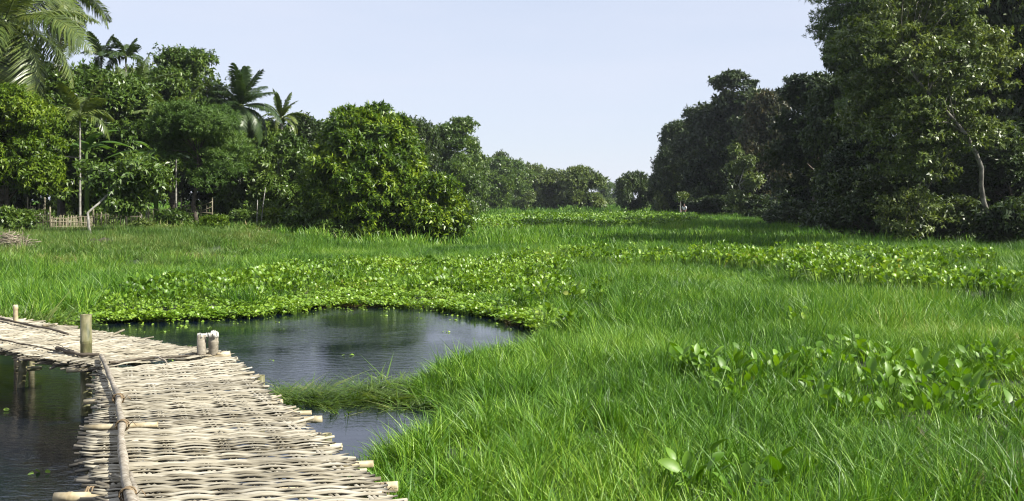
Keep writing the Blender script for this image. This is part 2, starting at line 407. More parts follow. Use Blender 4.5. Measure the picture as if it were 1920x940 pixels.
# patches of broad leaves, outlined on the mat
def poly(pts, z): return [on(px, py, z) for px, py in pts]
PA = poly([(160, 545), (300, 516), (540, 494), (700, 478), (900, 474), (1030, 478), (1050, 500), (1060, 530)], .42) + poly([(1010, 600), (960, 600), (900, 592), (830, 583), (740, 578), (690, 572), (620, 572), (560, 582), (480, 593), (400, 597), (200, 600)], .05)
PB = poly([(1210, 484), (1330, 472), (1500, 466), (1840, 468), (1860, 486), (1640, 492), (1930, 522), (1930, 556), (1780, 540), (1560, 522), (1440, 498), (1260, 494)], .45)
PC = poly([(880, 418), (960, 410), (1150, 404), (1300, 405), (1300, 418), (1230, 421), (1060, 424), (900, 428)], .4)
PD = poly([(1240, 705), (1330, 680), (1430, 655), (1600, 648), (1700, 672), (1960, 660), (1960, 790), (1750, 790), (1600, 770), (1400, 765), (1290, 745)], .25)
PE = poly([(1340, 905), (1480, 880), (1560, 960), (1340, 960)], .25)
HY_D = PD
near_p = protos('near grass clump', [blade_clump('g', 10 + k, 85, .14, .10, .46, .0085, M['grass'], lean=.55) for k in range(6)])
mid_p = protos('mid grass clump', [blade_clump('g', 30 + k, 90, .27, .12, .52, .0125, M['grass'], lean=.55, segs=3) for k in range(5)])
far_p = protos('far grass clump', [blade_clump('g', 50 + k, 90, .85, .25, .68, .032, M['grass'], lean=.4, segs=2) for k in range(4)])
vfar_p = protos('distant grass clump', [blade_clump('g', 70 + k, 90, 2.0, .30, .66, .07, M['grass'], lean=.4, segs=2) for k in range(3)])
bank_p = protos('bank grass clump', [blade_clump('g', 90 + k, 90, .40, .14, .40, .016, M['grass_dry'], lean=.6, segs=3) for k in range(4)])

RG = np.random.default_rng(7)
def wedge(dens, d0, d1, marg=2.5):
    hw = .60 * d1 + marg; n = int(dens * 2 * hw * (d1 - d0))
    x = RG.uniform(-hw, hw, n); y = RG.uniform(d0, d1, n)
    k = np.abs(x) < .56 * y + marg
    return x[k], y[k]

def in_any(x, y, polys, grow=0.0):
    r = np.zeros(x.shape, bool)
    for p in polys: r |= sdist(x, y, p) > -grow
    return r

def keep_grass(x, y, edge):
    s = sdist(x, y, POND)
    k = s < -edge
    u = RG.uniform(0, 1, len(x))
    jx = x + 1.3 * (vnoise(x, y, 1.1, 91) - .5); jy = y + 4.5 * (vnoise(x, y, 1.7, 92) - .5) * smooth01((y - 20) / 4)
    a = sdist(jx, jy, PA) > 0
    k &= ~(a & (u > np.where((x > -1.2) & (y < 24), .25, .03 + .35 * (vnoise(x, y, 1.4, 55) > .66))))
    k &= ~((sdist(jx, jy, PB) > 0) & (u > .22)); k &= ~((sdist(jx, y, PC) > 0) & (u > .15))
    k &= ~((sdist(jx, jy, PD) > 0) & (u > .38)); k &= ~((sdist(jx, jy, PE) > 0) & (u > .4))
    # hollows in the sward
    k &= ~((vnoise(x, y, .8, 21) * .6 + vnoise(x, y, 2.6, 22) * .4 < .36) & (u > np.where(y < 9, .5, .22)))
    return k
def bankness(x, y):
    return smooth01((-x - 5.5 - .1 * (y - 20)) / 4) * smooth01((y - 23) / 10)

GP = {n: [] for n in 'nmfvb'}
def put(key, x, y, hs, ws, nproto, tilt=.12):
    z = height(x, y); n = len(x)
    # tall and short areas, wind lean to the right
    hn = .50 + .95 * vnoise(x, y, 2.7, 11) * (.2 + .95 * vnoise(x, y, .8, 12) + .75 * vnoise(x, y, .34, 14)) + .25 * (vnoise(x, y, 11, 13) - .4)
    hn = hn * (1 + .75 * np.exp(-((x - .3) / 1.3) ** 2 - ((y - 12.9) / 1.5) ** 2))       # the taller bank right of the pond
    rz = RG.uniform(0, 2 * np.pi, n)
    scl = np.stack([ws * RG.uniform(.85, 1.25, n), ws * RG.uniform(.85, 1.25, n), hs * hn * RG.uniform(.8, 1.2, n)], 1)
    # neighbouring clumps lie over the same way
    la = 6.28 * vnoise(x, y, 1.6, 61); lm = .45 * vnoise(x, y, 1.1, 62) ** 1.5
    rot = np.stack([RG.normal(0, tilt, n) + lm * np.cos(la), RG.normal(.04, tilt, n) + lm * np.sin(la), rz], 1)
    GP[key].append((np.stack([x, y, z], 1), rot, scl, RG.integers(0, nproto, n)))

def zone(key, dens, d0, d1, hs, ws, nproto, edge=.05):
    x, y = wedge(dens, d0, d1); k = keep_grass(x, y, edge)
    bk = bankness(x, y) > RG.uniform(0, 1, len(x)) * .9 + .1
    if key in 'mf':
        kb = k & bk; put('b', x[kb], y[kb], 1.0, 1.0 if key == 'm' else 2.0, 4); k &= ~bk
    put(key, x[k], y[k], hs, ws, nproto)
zone('n', 40, .5, 15, .74, 1.0, 6)
zone('m', 17, 15, 42, .85, 1.0, 5)
zone('f', 2.4, 42, 110, .85, 1.0, 4)
zone('v', .42, 110, 330, .9, 1.0, 3)
# a fringe leaning over the right-hand shore
t = RG.uniform(0, 1, 260); sx = []; sy = []
pts = [(-1.0, 6.0), (-1.1, 7.3), (-.9, 8.2), (-.6, 9.2), (-.5, 10.1), (-.8, 10.7), (-1.0, 11.4), (-.8, 12.5), (-.35, 13.4), (.35, 14.2), (.75, 16.3)]
seg = RG.integers(0, len(pts) - 1, 260)
for q, s_ in zip(t, seg):
    a, b = pts[s_], pts[s_ + 1]; sx.append(a[0] + q * (b[0] - a[0])); sy.append(a[1] + q * (b[1] - a[1]))
sx = np.array(sx) + RG.normal(0, .07, 260); sy = np.array(sy) + RG.normal(0, .07, 260)
GP['n'].append((np.stack([sx, sy, np.full(260, .0)], 1), np.stack([RG.normal(.1, .25, 260), RG.normal(-.35, .25, 260), RG.normal(0, .6, 260)], 1),
                np.stack([RG.uniform(.7, 1.1, 260)] * 2 + [RG.uniform(.5, .85, 260)], 1), RG.integers(0, 6, 260)))
def flush(key, name, label, coll):
    A = [np.concatenate([g[k] for g in GP[key]]) for k in range(4)]
    scatter(name, label, 'grass', *A, coll)
flush('n', 'grass', 'bright green knee high grass filling the near right of the marsh', near_p)
flush('m', 'grass', 'dense green grass of the middle marsh beyond the pond', mid_p)
flush('f', 'grass', 'green grass of the far marsh up to the trees', far_p)
flush('v', 'grass', 'distant strip of green grass in front of the farthest trees', vfar_p)
flush('b', 'grass', 'shorter dry tinged grass on the left bank below the bamboo fences', bank_p)

def grow(name, label, poly_, dens, nproto, coll, s0, s1, dz=0, thin=.0, hz=None):
    xs = [p[0] for p in poly_]; ys = [p[1] for p in poly_]
    x0, x1, y0, y1 = min(xs) - .6, max(xs) + .6, min(ys) - 1, max(ys) + 2; n = int((x1 - x0) * (y1 - y0) * dens)
    x = RG.uniform(x0, x1, n); y = RG.uniform(y0, y1, n)
    jx = x + 1.3 * (vnoise(x, y, 1.1, 91) - .5) * smooth01(y / 12); jy = y + 4.5 * (vnoise(x, y, 1.7, 92) - .5) * smooth01((y - 20) / 4)
    k = sdist(jx, jy, poly_) > 0
    if thin > 0: k &= (vnoise(x, y, .9, 41) > thin * .6) & (RG.uniform(0, 1, n) > thin * .5)
    x, y = x[k], y[k]; n = len(x); z = np.maximum(height(x, y), 0) + dz
    s = RG.uniform(s0, s1, n)
    if hz is not None: s = s * hz(x, y)
    rot = np.stack([RG.normal(0, .15, n), RG.normal(0, .15, n), RG.uniform(0, 6.28, n)], 1)
    return scatter(name, label, 'water plants', np.stack([x, y, z], 1), rot, np.stack([s, s, s * RG.uniform(.85, 1.15, n)], 1), RG.integers(0, nproto, n), coll)
hy_p = protos('hyacinth rosette', [rosette('h', 110 + k, 13, .19, .10, .30, .10, .075, M['hyacinth'], tilt=(25, 88)) for k in range(6)])
hb_p = protos('large hyacinth rosette', [rosette('h', 130 + k, 8, .18, .10, .30, .135, .078, M['hyacinth_big'], tilt=(30, 90)) for k in range(5)])
hf_p = protos('far hyacinth rosette', [rosette('h', 150 + k, 26, .55, .34, .55, .17, .11, M['hyacinth'], stalk=False) for k in range(4)])
lt_p = protos('floating weed rosette', [rosette('h', 170 + k, 18, .17, .02, .10, .06, .05, M['lettuce'], tilt=(5, 55), stalk=False) for k in range(4)])
def shore_h(x, y):
    return .40 + .42 * smooth01(-sdist(x, y, POND) / 2.2) * (.6 + .8 * vnoise(x, y, 1.2, 77))
grow('water_hyacinth', 'broad belt of light green water hyacinth along the far shore of the pond', PA, 22, 6, hy_p, .8, 1.2, hz=shore_h)
grow('water_hyacinth', 'thin belt of pale water hyacinth in the grass of the right middle marsh', PB, 9, 6, hy_p, .9, 1.3, dz=.16, thin=.6)
grow('water_hyacinth', 'far bright patch of water hyacinth beyond the round mango tree', PC, 2.6, 4, hf_p, .9, 1.2, dz=.0)
grow('water_hyacinth', 'large leaved water hyacinth growing through the near right grass', PD, 15, 5, hb_p, .6, 1.1, thin=.6)
grow('water_hyacinth', 'few large hyacinth leaves at the bottom edge of the grass', PE, 9, 5, hb_p, .8, 1.2, thin=.5)
PF = poly([(960, 540), (1040, 505), (1150, 520), (1170, 600), (1060, 615), (980, 600)], .3)
PG = poly([(960, 480), (1060, 462), (1260, 470), (1200, 500), (1040, 500)], .4)
PH = poly([(1350, 560), (1620, 575), (1560, 610), (1380, 600)], .4)
grow('water_hyacinth', 'scattered hyacinth in the grass at the right end of the pond', PF, 7, 6, hy_p, .8, 1.2, dz=.1, thin=.8)
grow('water_hyacinth', 'sparse hyacinth linking the pond belt with the right hand belt', PG, 6, 6, hy_p, .9, 1.3, dz=.12, thin=.8)
grow('water_hyacinth', 'few hyacinth leaves in the grass hollow below the right hand belt', PH, 3, 6, hy_p, .9, 1.3, dz=.08, thin=1.0)
# the low floating fringe on the pond's far shore
fr = []
for i in range(1, 14):
    a, b = POND[i], POND[i + 1]; n = int(170 * math.hypot(b[0] - a[0], b[1] - a[1]))
    n = int(n * (.35 + 1.0 * RG.uniform()))
    q = RG.uniform(0, 1, n); wdt = 1.0 if 3 < i < 9 else .6
    off = np.clip(RG.exponential(.35 * wdt * (1.6 if i < 8 else 1), n) - .25, -.3, 2.2)
    fr.append(np.stack([a[0] + q * (b[0] - a[0]) + RG.normal(0, .1, n), a[1] + q * (b[1] - a[1]) + off + .16 * np.sin(q * 9 + i) + .10 * np.sin(q * 23 + 2 * i)], 1))
fr = np.concatenate(fr); n = len(fr)
sc_ = RG.uniform(.7, 1.25, n)
scatter('floating_weed', 'low bright yellow green weed floating along the far pond edge', 'water plants',
        np.column_stack([fr, np.full(n, .03) + np.maximum(0, height(fr[:, 0], fr[:, 1])) * .8]), np.stack([RG.normal(0, .15, n), RG.normal(0, .15, n), RG.uniform(0, 6, n)], 1),
        np.stack([sc_] * 3, 1), RG.integers(0, 4, n), lt_p)
# the tongue of sprawling weed between the two pools
lay_p = protos('sprawling weed', [blade_clump('g', 190 + k, 60, .2, .10, .30, .016, M['mid' if k % 2 else 'grass_dry'], lean=1.0, lay=.8, segs=3) for k in range(4)])
n = 210; tq = RG.uniform(0, 1, n)
tx = -2.75 + 2.0 * tq; ty = 10.75 + .5 * tq + RG.normal(0, .17 + .22 * tq, n)
scatter('sprawling_weed', 'tongue of dark sprawling weed between the two pools beside the bridge', 'water plants', np.stack([tx, ty, np.full(n, .0)], 1),
        np.stack([RG.normal(0, .2, n), RG.normal(0, .2, n), RG.uniform(0, 6, n)], 1), np.stack([RG.uniform(.6, 1.2, n)] * 2 + [RG.uniform(.35, .7, n)], 1), RG.integers(0, 4, n), lay_p)
# weed and grass hanging over the water behind the far span
n = 260; tq = RG.uniform(0, 1, n)
scatter('sprawling_weed', 'sprawling wet grass at the water behind the far span of the bridge', 'water plants',
        np.stack([-9.8 + 2.2 * tq, 15.2 + 1.6 * tq + RG.normal(0, .35, n), np.full(n, .03)], 1),
        np.stack([RG.normal(0, .3, n), RG.normal(0, .3, n), RG.uniform(0, 6, n)], 1), np.stack([RG.uniform(.8, 1.6, n)] * 2 + [RG.uniform(.7, 1.3, n)], 1), RG.integers(0, 4, n), lay_p)

# brown dead weed at the pond's right end and in the near right corner, specks on the water
M['dead'] = leaf_mat('dead_weed', [(.10, .08, .04), (.22, .19, .09), (.36, .33, .18)], trans=.15, rough=.8, spec=.2)
dead_p = protos('dead weed clump', [blade_clump('g', 210 + k, 60, .2, .05, .26, .009, M['dead'], lean=1.0, lay=.6, segs=3) for k in range(3)])
def dead(label, cx, cy, sx_, sy_, n, h=1.0):
    x = cx + RG.normal(0, sx_, n); y = cy + RG.normal(0, sy_, n)
    scatter('dead_weed', label, 'water plants', np.stack([x, y, np.maximum(height(x, y), 0)], 1), np.stack([RG.normal(0, .25, n), RG.normal(0, .25, n), RG.uniform(0, 6, n)], 1),
            np.stack([RG.uniform(.6, 1.3, n)] * 2 + [h * RG.uniform(.5, 1.2, n)], 1), RG.integers(0, 3, n), dead_p)
cx_, cy_ = on(1010, 606, 0); dead('reddish brown dead weed floating at the right tip of the pond', cx_, cy_, .35, .25, 34)
cx_, cy_ = on(1900, 880, .3); dead('brown dry stalks in the bottom right corner of the grass', cx_, cy_, .3, .4, 34, 2.0)
cx_, cy_ = on(640, 575, 0); dead('thin brown scum along the far pond edge', cx_, cy_, .7, .12, 30, .3)
n = 260; bi = RG.integers(2, 16, n); q = RG.uniform(0, 1, n)
bx = np.array([POND[i][0] + (POND[i + 1][0] - POND[i][0]) * f for i, f in zip(bi, q)]); by = np.array([POND[i][1] + (POND[i + 1][1] - POND[i][1]) * f for i, f in zip(bi, q)])
off = RG.exponential(.45, n)
speck_p = protos('floating leaf', [rosette('h', 230 + k, 3, .05, .002, .01, .05, .04, M['lettuce'], tilt=(0, 8), stalk=False) for k in range(3)])
P_ = np.stack([bx + .15 * RG.normal(0, 1, n), by - off, np.full(n, .006)], 1)
n2 = 22; P2 = np.stack([RG.uniform(-7, -.8, n2), RG.uniform(5, 17, n2), np.full(n2, .006)], 1); P_ = np.vstack([P_, P2]); P_ = P_[sdist(P_[:, 0], P_[:, 1], POND) > 0]; n = len(P_)
scatter('floating_leaves', 'small loose leaves floating on the pond', 'floating leaves', P_, np.stack([np.zeros(n), np.zeros(n), RG.uniform(0, 6, n)], 1), np.stack([RG.uniform(.5, 1.3, n)] * 3, 1), RG.integers(0, 3, n), speck_p)

# ------------------------------------------------------------------ bamboo footbridge
DZ = .6
bridge = tag(empty('bamboo_footbridge', (0, 0, 0)), 'woven split bamboo footbridge bending left over the dark pond', 'footbridge')
def resamp(P, m):
    P = np.array(P, float); d = np.concatenate([[0], np.cumsum(np.linalg.norm(np.diff(P, axis=0), axis=1))])
    s = np.linspace(0, d[-1], m); return np.stack([np.interp(s, d, P[:, k]) for k in range(P.shape[1])], 1)

def slat_deck(name, Lp, Rp, pitch, seed, mat, warp=.185, amp=.0075, zend=None, over=(.02, .16)):
    """matched left/right edge points -> woven slats"""
    r = random.Random(seed)
    Lp = np.array(Lp, float); Rp = np.array(Rp, float); C = (Lp + Rp) / 2
    cd = np.concatenate([[0], np.cumsum(np.linalg.norm(np.diff(C, axis=0), axis=1))])
    total = cd[-1]; mb = MB()
    s = 0.0; par = 0; left = 0
    def edge(P, s): return np.array([np.interp(s, cd, P[:, 0]), np.interp(s, cd, P[:, 1])])
    wid = np.linalg.norm(Rp - Lp, axis=1).mean(); nw = max(3, round(wid / warp))
    while s < total:
        if left <= 0: left = r.choice((1, 1, 2)); par ^= 1
        left -= 1
        a = edge(Lp, s + r.gauss(0, .008)); b = edge(Rp, s + r.gauss(0, .008)); ax = (b - a); ln = np.linalg.norm(ax); ax /= ln; pr = np.array([-ax[1], ax[0]])
        spans = [(-r.uniform(*over), ln + r.uniform(*over))]
        if r.random() < .25:
            c_ = r.uniform(.3, .7) * ln; spans = [(spans[0][0], c_ + .14), (c_ - .14, spans[0][1])]
        for (u0, u1) in spans:
            m = max(6, int((u1 - u0) / .05)); u = np.linspace(u0, u1, m)
            ph = par * math.pi + r.gauss(0, .12)
            w = np.sin(u / ln * nw * math.pi + ph)
            z = DZ + amp * w + r.gauss(0, .0018) + .005 * np.sin(u * 2.1 + s * .9)
            yy = .007 * np.sin(u / ln * nw * math.pi + ph + 1.2) + r.gauss(0, .002) + .005 * np.sin(u * 2.4 + r.uniform(0, 6)) * r.random()
            ends = np.minimum(1, np.minimum(u - u0, u1 - u) / .12 + .55)
            hw = r.uniform(.009, .0175) * ends * (1 + .1 * np.sin(u * 9 + r.uniform(0, 6))); th = r.uniform(.003, .006)
            tilt = r.gauss(0, .22)
            P = a[None] + u[:, None] * ax[None] + yy[:, None] * pr[None]
            sec = []
            for (cy, cz) in ((-1, -.6), (-.75, .6), (0, 1.15), (.75, .6), (1, -.6)):
                off = cy * hw; zz = z + cz * th + cy * hw * tilt
                sec.append(np.column_stack([P[:, 0] + pr[0] * off, P[:, 1] + pr[1] * off, zz]))
            V = np.stack(sec, 1).reshape(-1, 3)
            i = np.arange(m - 1)[:, None] * 5; j = np.arange(5)[None]; k = (j + 1) % 5
            Q = np.stack([i + j, i + 5 + j, i + 5 + k, i + k], -1).reshape(-1, 4)
            T = []
            for e0 in (0, (m - 1) * 5): T += [(e0, e0 + 1, e0 + 2), (e0, e0 + 2, e0 + 3), (e0, e0 + 3, e0 + 4)]
            mb.add(V, Q, T)
        s += pitch * r.uniform(.75, 1.25)
    return mb, C, cd, nw, edge, total

def warps(Lp, Rp, nw, seed):
    r = random.Random(seed); mb = MB(); Lp = np.array(Lp, float); Rp = np.array(Rp, float)
    for k in range(nw):
        for o in (-.016, .016):
            f = (k + .5) / nw; P = Lp + (Rp - Lp) * f
            P = resamp(P, 90); dirv = nrm(np.gradient(P, axis=0)); pr = np.stack([-dirv[:, 1], dirv[:, 0]], 1)
            P = P + pr * (o + .006 * np.sin(np.arange(90) * .7 + r.uniform(0, 6)))[:, None]
            hw = .011; z0 = DZ + .003 * np.sin(np.arange(90) * .9)
            V = np.stack([np.column_stack([P - pr * hw, z0 - .003]), np.column_stack([P, z0 + .004]), np.column_stack([P + pr * hw, z0 - .003])], 1).reshape(-1, 3)
            i = np.arange(89)[:, None] * 3; j = np.arange(2)[None]
            mb.add(V, np.stack([i + j, i + j + 1, i + 4 + j, i + 3 + j], -1).reshape(-1, 4))
    return mb

NL = [(-.75, -1.5), (-.75, .5), (-1.05, 2.4), (-1.62, 4.0), (-2.11, 5.15), (-2.62, 6.1), (-3.12, 7.5), (-3.55, 8.5), (-3.86, 9.3)]
NR = [(.75, -1.5), (.75, .5), (.35, 2.5), (-.12, 4.1), (-.68, 5.35), (-1.16, 6.35), (-1.84, 7.75), (-2.39, 8.95), (-2.88, 10.05)]
FL = [(-3.95, 9.45), (-4.15, 9.62), (-4.6, 9.86), (-5.1, 10.25), (-5.65, 10.75), (-6.4, 11.4), (-8.5, 12.9), (-11.5, 15.2)]
FR = [(-2.92, 10.15), (-3.3, 10.48), (-3.75, 10.85), (-4.3, 11.35), (-4.95, 11.85), (-5.65, 12.45), (-7.7, 13.9), (-10.7, 16.2)]
mb, *_r = slat_deck('d', NL, NR, .030, 1, M['slat'], over=(-.03, .07)); nwN = _r[2]
dk = mb.build('deck', M['slat'], bridge, False); dk['label'] = 'near span of woven pale split bamboo'
warps(NL, NR, nwN, 2).build('warp_strips', M['slat'], dk, False)
mb, *_r = slat_deck('d', FL, FR, .028, 5, M['slat'], over=(-.02, .08)); nwF = _r[2]
dk2 = mb.build('deck', M['slat'], bridge, False); dk2['label'] = 'far span of split bamboo running off to the left'
warps(FL, FR, nwF, 6).build('warp_strips', M['slat'], dk2, False)
# ragged under-layer of old slats sticking out of the left edge
def ragged(P, n, seed, dirv, ln=(.12, .34), z=(-.035, -.01), r0=(.008, .017)):
    r = random.Random(seed); P = resamp(P, 400); mb = MB()
    for k in range(n):
        p = P[r.randrange(400)]; a = math.atan2(dirv[1], dirv[0]) + r.gauss(0, .12); l = r.uniform(*ln); zz = DZ + r.uniform(*z)
        d = np.array([math.cos(a), math.sin(a)]); p0 = p - d * .25; p1 = p + d * l
        w = r.uniform(*r0)
        mb.tube([(p0[0], p0[1], zz), ((p0[0] + p1[0]) / 2, (p0[1] + p1[1]) / 2, zz + r.gauss(0, .01)), (p1[0], p1[1], zz + r.gauss(0, .02))], [w, w, w * .8], 4)
    return mb
ragged(NL[3:], 230, 3, (-1, -.08), ln=(-.06, .13)).build('slat_fringe', M['slat_dark'], bridge, False)
ragged(NR[3:], 130, 4, (1, .1), ln=(-.03, .09)).build('slat_fringe', M['slat'], bridge, False)
ragged(FL, 120, 8, (-.6, -.75), ln=(.0, .1), z=(-.07, -.01)).build('slat_fringe', M['slat_dark'], bridge, False)
ragged(FR, 80, 9, (.6, .7), ln=(.0, .15), z=(-.03, .0)).build('slat_fringe', M['slat'], bridge, False)

def bamboo(name, p0, p1, r, mat, parent, node=.28, hollow=True, seed=0):
    p0 = np.array(p0, float); p1 = np.array(p1, float); L_ = np.linalg.norm(p1 - p0); rr = random.Random(seed)
    ts = [0.0]; rad = [r]; s = rr.uniform(.05, node)
    while s < L_ - .03:
        for o, k in ((-.012, 1.0), (-.004, 1.10), (.002, 1.03), (.008, 1.12), (.02, 1.0)):
            ts.append(s + o); rad.append(r * k)
        s += node * rr.uniform(.85, 1.15)
    ts.append(L_); rad.append(r * .98)
    o_ = np.argsort(ts); ts = np.array(ts)[o_]; rad = np.array(rad)[o_]
    if hollow: ts = np.append(ts, [L_ - .0005, L_ - .06]); rad = np.append(rad, [r * .72, r * .70])
    T = (p1 - p0) / L_
    P = p0 + ts[:, None] * T
    P += np.outer(np.sin(np.clip(ts, 0, L_) / L_ * 3.1), [0, 0, -.004])
    ref = np.array([0., 0, 1.]) if abs(T[2]) < .8 else np.array([1., 0, 0])
    A = np.cross(T, ref); A /= np.linalg.norm(A); B = np.cross(T, A)
    sd_ = 12; an = np.linspace(0, 2 * np.pi, sd_, endpoint=False); n = len(P)
    V = (P[:, None] + rad[:, None, None] * (np.cos(an)[None, :, None] * A + np.sin(an)[None, :, None] * B)).reshape(-1, 3)
    i = np.arange(n - 1)[:, None] * sd_; j = np.arange(sd_)[None]; k = (j + 1) % sd_
    Q = np.stack([i + j, i + sd_ + j, i + sd_ + k, i + k], -1).reshape(-1, 4)
    V = np.vstack([V, P[-1], P[0]]); T3 = [(n * sd_, (n - 1) * sd_ + (q + 1) % sd_, (n - 1) * sd_ + q) for q in range(sd_)] + [(n * sd_ + 1, q, (q + 1) % sd_) for q in range(sd_)]
    mb = MB(); mb.add(V, Q, T3)
    return mb.build(name, mat, parent)

def knobbly(name, pts, r, mat, parent, seed, sides=9, m=60, k=.12):
    rr = np.random.default_rng(seed); P = resamp(pts, m)
    P = P + np.stack([np.convolve(rr.normal(0, .008, m), np.ones(5) / 5, 'same') for _ in range(3)], 1)
    rad = r * (1 + k * np.sin(np.arange(m) * .55 + 1) + rr.normal(0, k * .35, m)) * np.linspace(1.05, .8, m)
    mb = MB(); mb.tube(P, rad, sides); return mb.build(name, mat, parent)

def P3(px, py, z): x, y = on(px, py, z); return (x, y, z)
# the grey branch along the left edge
rail = knobbly('edge_pole', [P3(250, 960, .66), P3(240, 925, .665), P3(228, 850, .665), P3(229, 800, .665), P3(222, 745, .66), P3(204, 700, .66), P3(190, 668, .655)], .026, M['branch'], bridge, 4)
knobbly('edge_pole', [P3(258, 960, .65), P3(252, 915, .655), P3(246, 890, .65)], .02, M['branch'], bridge, 5, m=20)
def lashing(p, r, ax, parent, seed, turns=4):
    rr = random.Random(seed); t = np.linspace(0, turns * 2 * np.pi, turns * 12)
    ax = np.array(ax, float) / np.linalg.norm(ax); ref = np.array([0, 0, 1.]); A = np.cross(ax, ref); A /= np.linalg.norm(A); B = np.cross(A, ax)
    P = np.array(p) + np.outer(np.cos(t) * r * 1.1, A) + np.outer(np.sin(t) * r * 1.1, B) + np.outer((t / t[-1] - .5) * .045 + .006 * np.sin(t * 1.7), ax)
    mb = MB(); mb.tube(P, .0045, 5)
    e = P[-1]; mb.tube([e, e + np.array([.03, -.02, .03]), e + np.array([.06, -.03, .0])], .003, 4)
    return mb.build('rope_lashing', M['rope'], parent)
for q, (px, py) in enumerate([(230, 798), (240, 928), (222, 748)]): lashing(P3(px, py, .665), .036, (.1, 1, 0), rail, q)
# bearers under and across the deck
def bearer(a, b, r, z0, z1, seed, mat='bamboo'):
    A = P3(a[0], a[1], z0); B = P3(b[0], b[1], z1); return bamboo('cross_pole', A, B, r, M[mat], bridge, seed=seed)
bearer((102, 933), (560, 921), .028, .565, .575, 1)
bearer((560, 921), (746, 912), .030, .55, .572, 2)
bearer((158, 802), (296, 796), .020, .625, .628, 3)
bearer((300, 797), (604, 786), .026, .55, .572, 4)
bearer((330, 780), (584, 774), .018, .55, .572, 5)
bearer((300, 880), (700, 870), .022, .55, .572, 6)
bearer((330, 845), (641, 838), .026, .55, .572, 7)
bearer((300, 757), (530, 753), .018, .55, .572, 8)
bearer((157, 754), (300, 748), .020, .57, .57, 9)
bearer((330, 678), (432, 664), .034, .56, .615, 10)
bearer((125, 695), (210, 690), .022, .52, .54, 12, 'bamboo')
bearer((-40, 664), (12, 662), .024, .5, .5, 13, 'bamboo')
bearer((173, 832), (260, 828), .014, .57, .6, 14, 'slat')
bearer((165, 893), (260, 887), .014, .58, .6, 15, 'slat')
for q, (px, py, L_) in enumerate([(170, 925, .08), (720, 918, .08)]):
    lashing(P3(px, py, .57), .032, (1, 0, 0), bridge, 20 + q)
# long stringers below the deck
for q, f in enumerate((.12, .5, .88)):
    P = [tuple(np.array(a) + (np.array(b) - np.array(a)) * f) + (DZ - .09,) for a, b in zip(NL, NR)]
    mb = MB(); mb.tube(resamp(P, 50), .03, 8); mb.build('stringer', M['bamboo_green'], bridge)
    P = [tuple(np.array(a) + (np.array(b) - np.array(a)) * f) + (DZ - .09,) for a, b in zip(FL, FR)]
    mb = MB(); mb.tube(resamp(P, 50), .03, 8); mb.build('stringer', M['bamboo_green'], bridge)
# posts
x, y = on(163, 668, .6)
p = bamboo('post', (x, y, -.6), (x - .01, y, zat(590, y)), .056, M['bamboo_green'], bridge, node=.34, seed=31); p['label'] = 'tall round bamboo post standing above the bend of the deck'
x, y = on(378, 668, .6)
st = bamboo('post', (x, y, -.6), (x, y, zat(628, y)), .048, M['slat_dark'], bridge, hollow=False, seed=32); st['label'] = 'short split topped post pair at the right of the bend'
st2 = bamboo('post', (x + .115, y + .02, -.6), (x + .115, y + .02, zat(630, y)), .05, M['slat_dark'], bridge, hollow=False, seed=33)
mb = MB(); r = random.Random(5)
for k in range(60):
    a = r.uniform(0, 6.28); q = r.uniform(0, .055); cx = x + r.choice((0, .115)); h = r.uniform(.0, .035) + (.03 if cx > x + .05 else .012)
    b = np.array([cx + q * math.cos(a), y + q * math.sin(a), zat(632, y)])
    mb.tube([b, b + np.array([r.gauss(0, .006), r.gauss(0, .006), h])], [.009, .003], 4)
mb.box((x + .115, y + .02, zat(628, y) + .008), (.03, .03, .014), .4); mb.box((x + .01, y, zat(628, y) + .002), (.035, .02, .008), .2)
mb.build('split_fibres', M['splinter'], st2, False)
mb = MB()
for k in range(40):
    a = r.uniform(0, 6.28); b = np.array([x + .05 + .11 * math.cos(a), y + .06 * math.sin(a), .612 + r.uniform(0, .02)])
    mb.tube([b, b + np.array([r.gauss(0, .07), r.gauss(0, .05), r.uniform(-.01, .03)])], [.004, .002], 4)
mb.build('fibre_litter', M['brush'], st2, False)
x, y = on(32, 606, .6); bamboo('post', (x, y, -.6), (x - .02, y, zat(572, y)), .03, M['bamboo'], bridge, seed=34)
x, y = on(20, 728, 0); bamboo('post', (x, y, -.9), (x + .14, y + .1, .56), .042, M['bamboo_green'], bridge, seed=35)
x, y = on(41, 704, 0); bamboo('post', (x, y, -.9), (x - .02, y, .56), .026, M['bamboo'], bridge, seed=36)
x, y = on(165, 830, 0)
for q, (xx, yy) in enumerate([(-3.4, 8.7), (-2.35, 9.2), (-2.25, 6.2), (-1.3, 6.9), (-1.4, 4.2), (-.2, 4.6), (-.65, 1.2), (.6, 1.2), (-6.9, 12.1), (-6.3, 12.9), (-9.3, 13.8), (-8.8, 14.6)]):
    bamboo('post', (xx, yy, -.9), (xx, yy, .56), .038, M['bamboo_green'], bridge, seed=40 + q)
bamboo('brace', P3(30, 693, .15), P3(76, 690, .12), .03, M['bamboo_green'], bridge, seed=60)
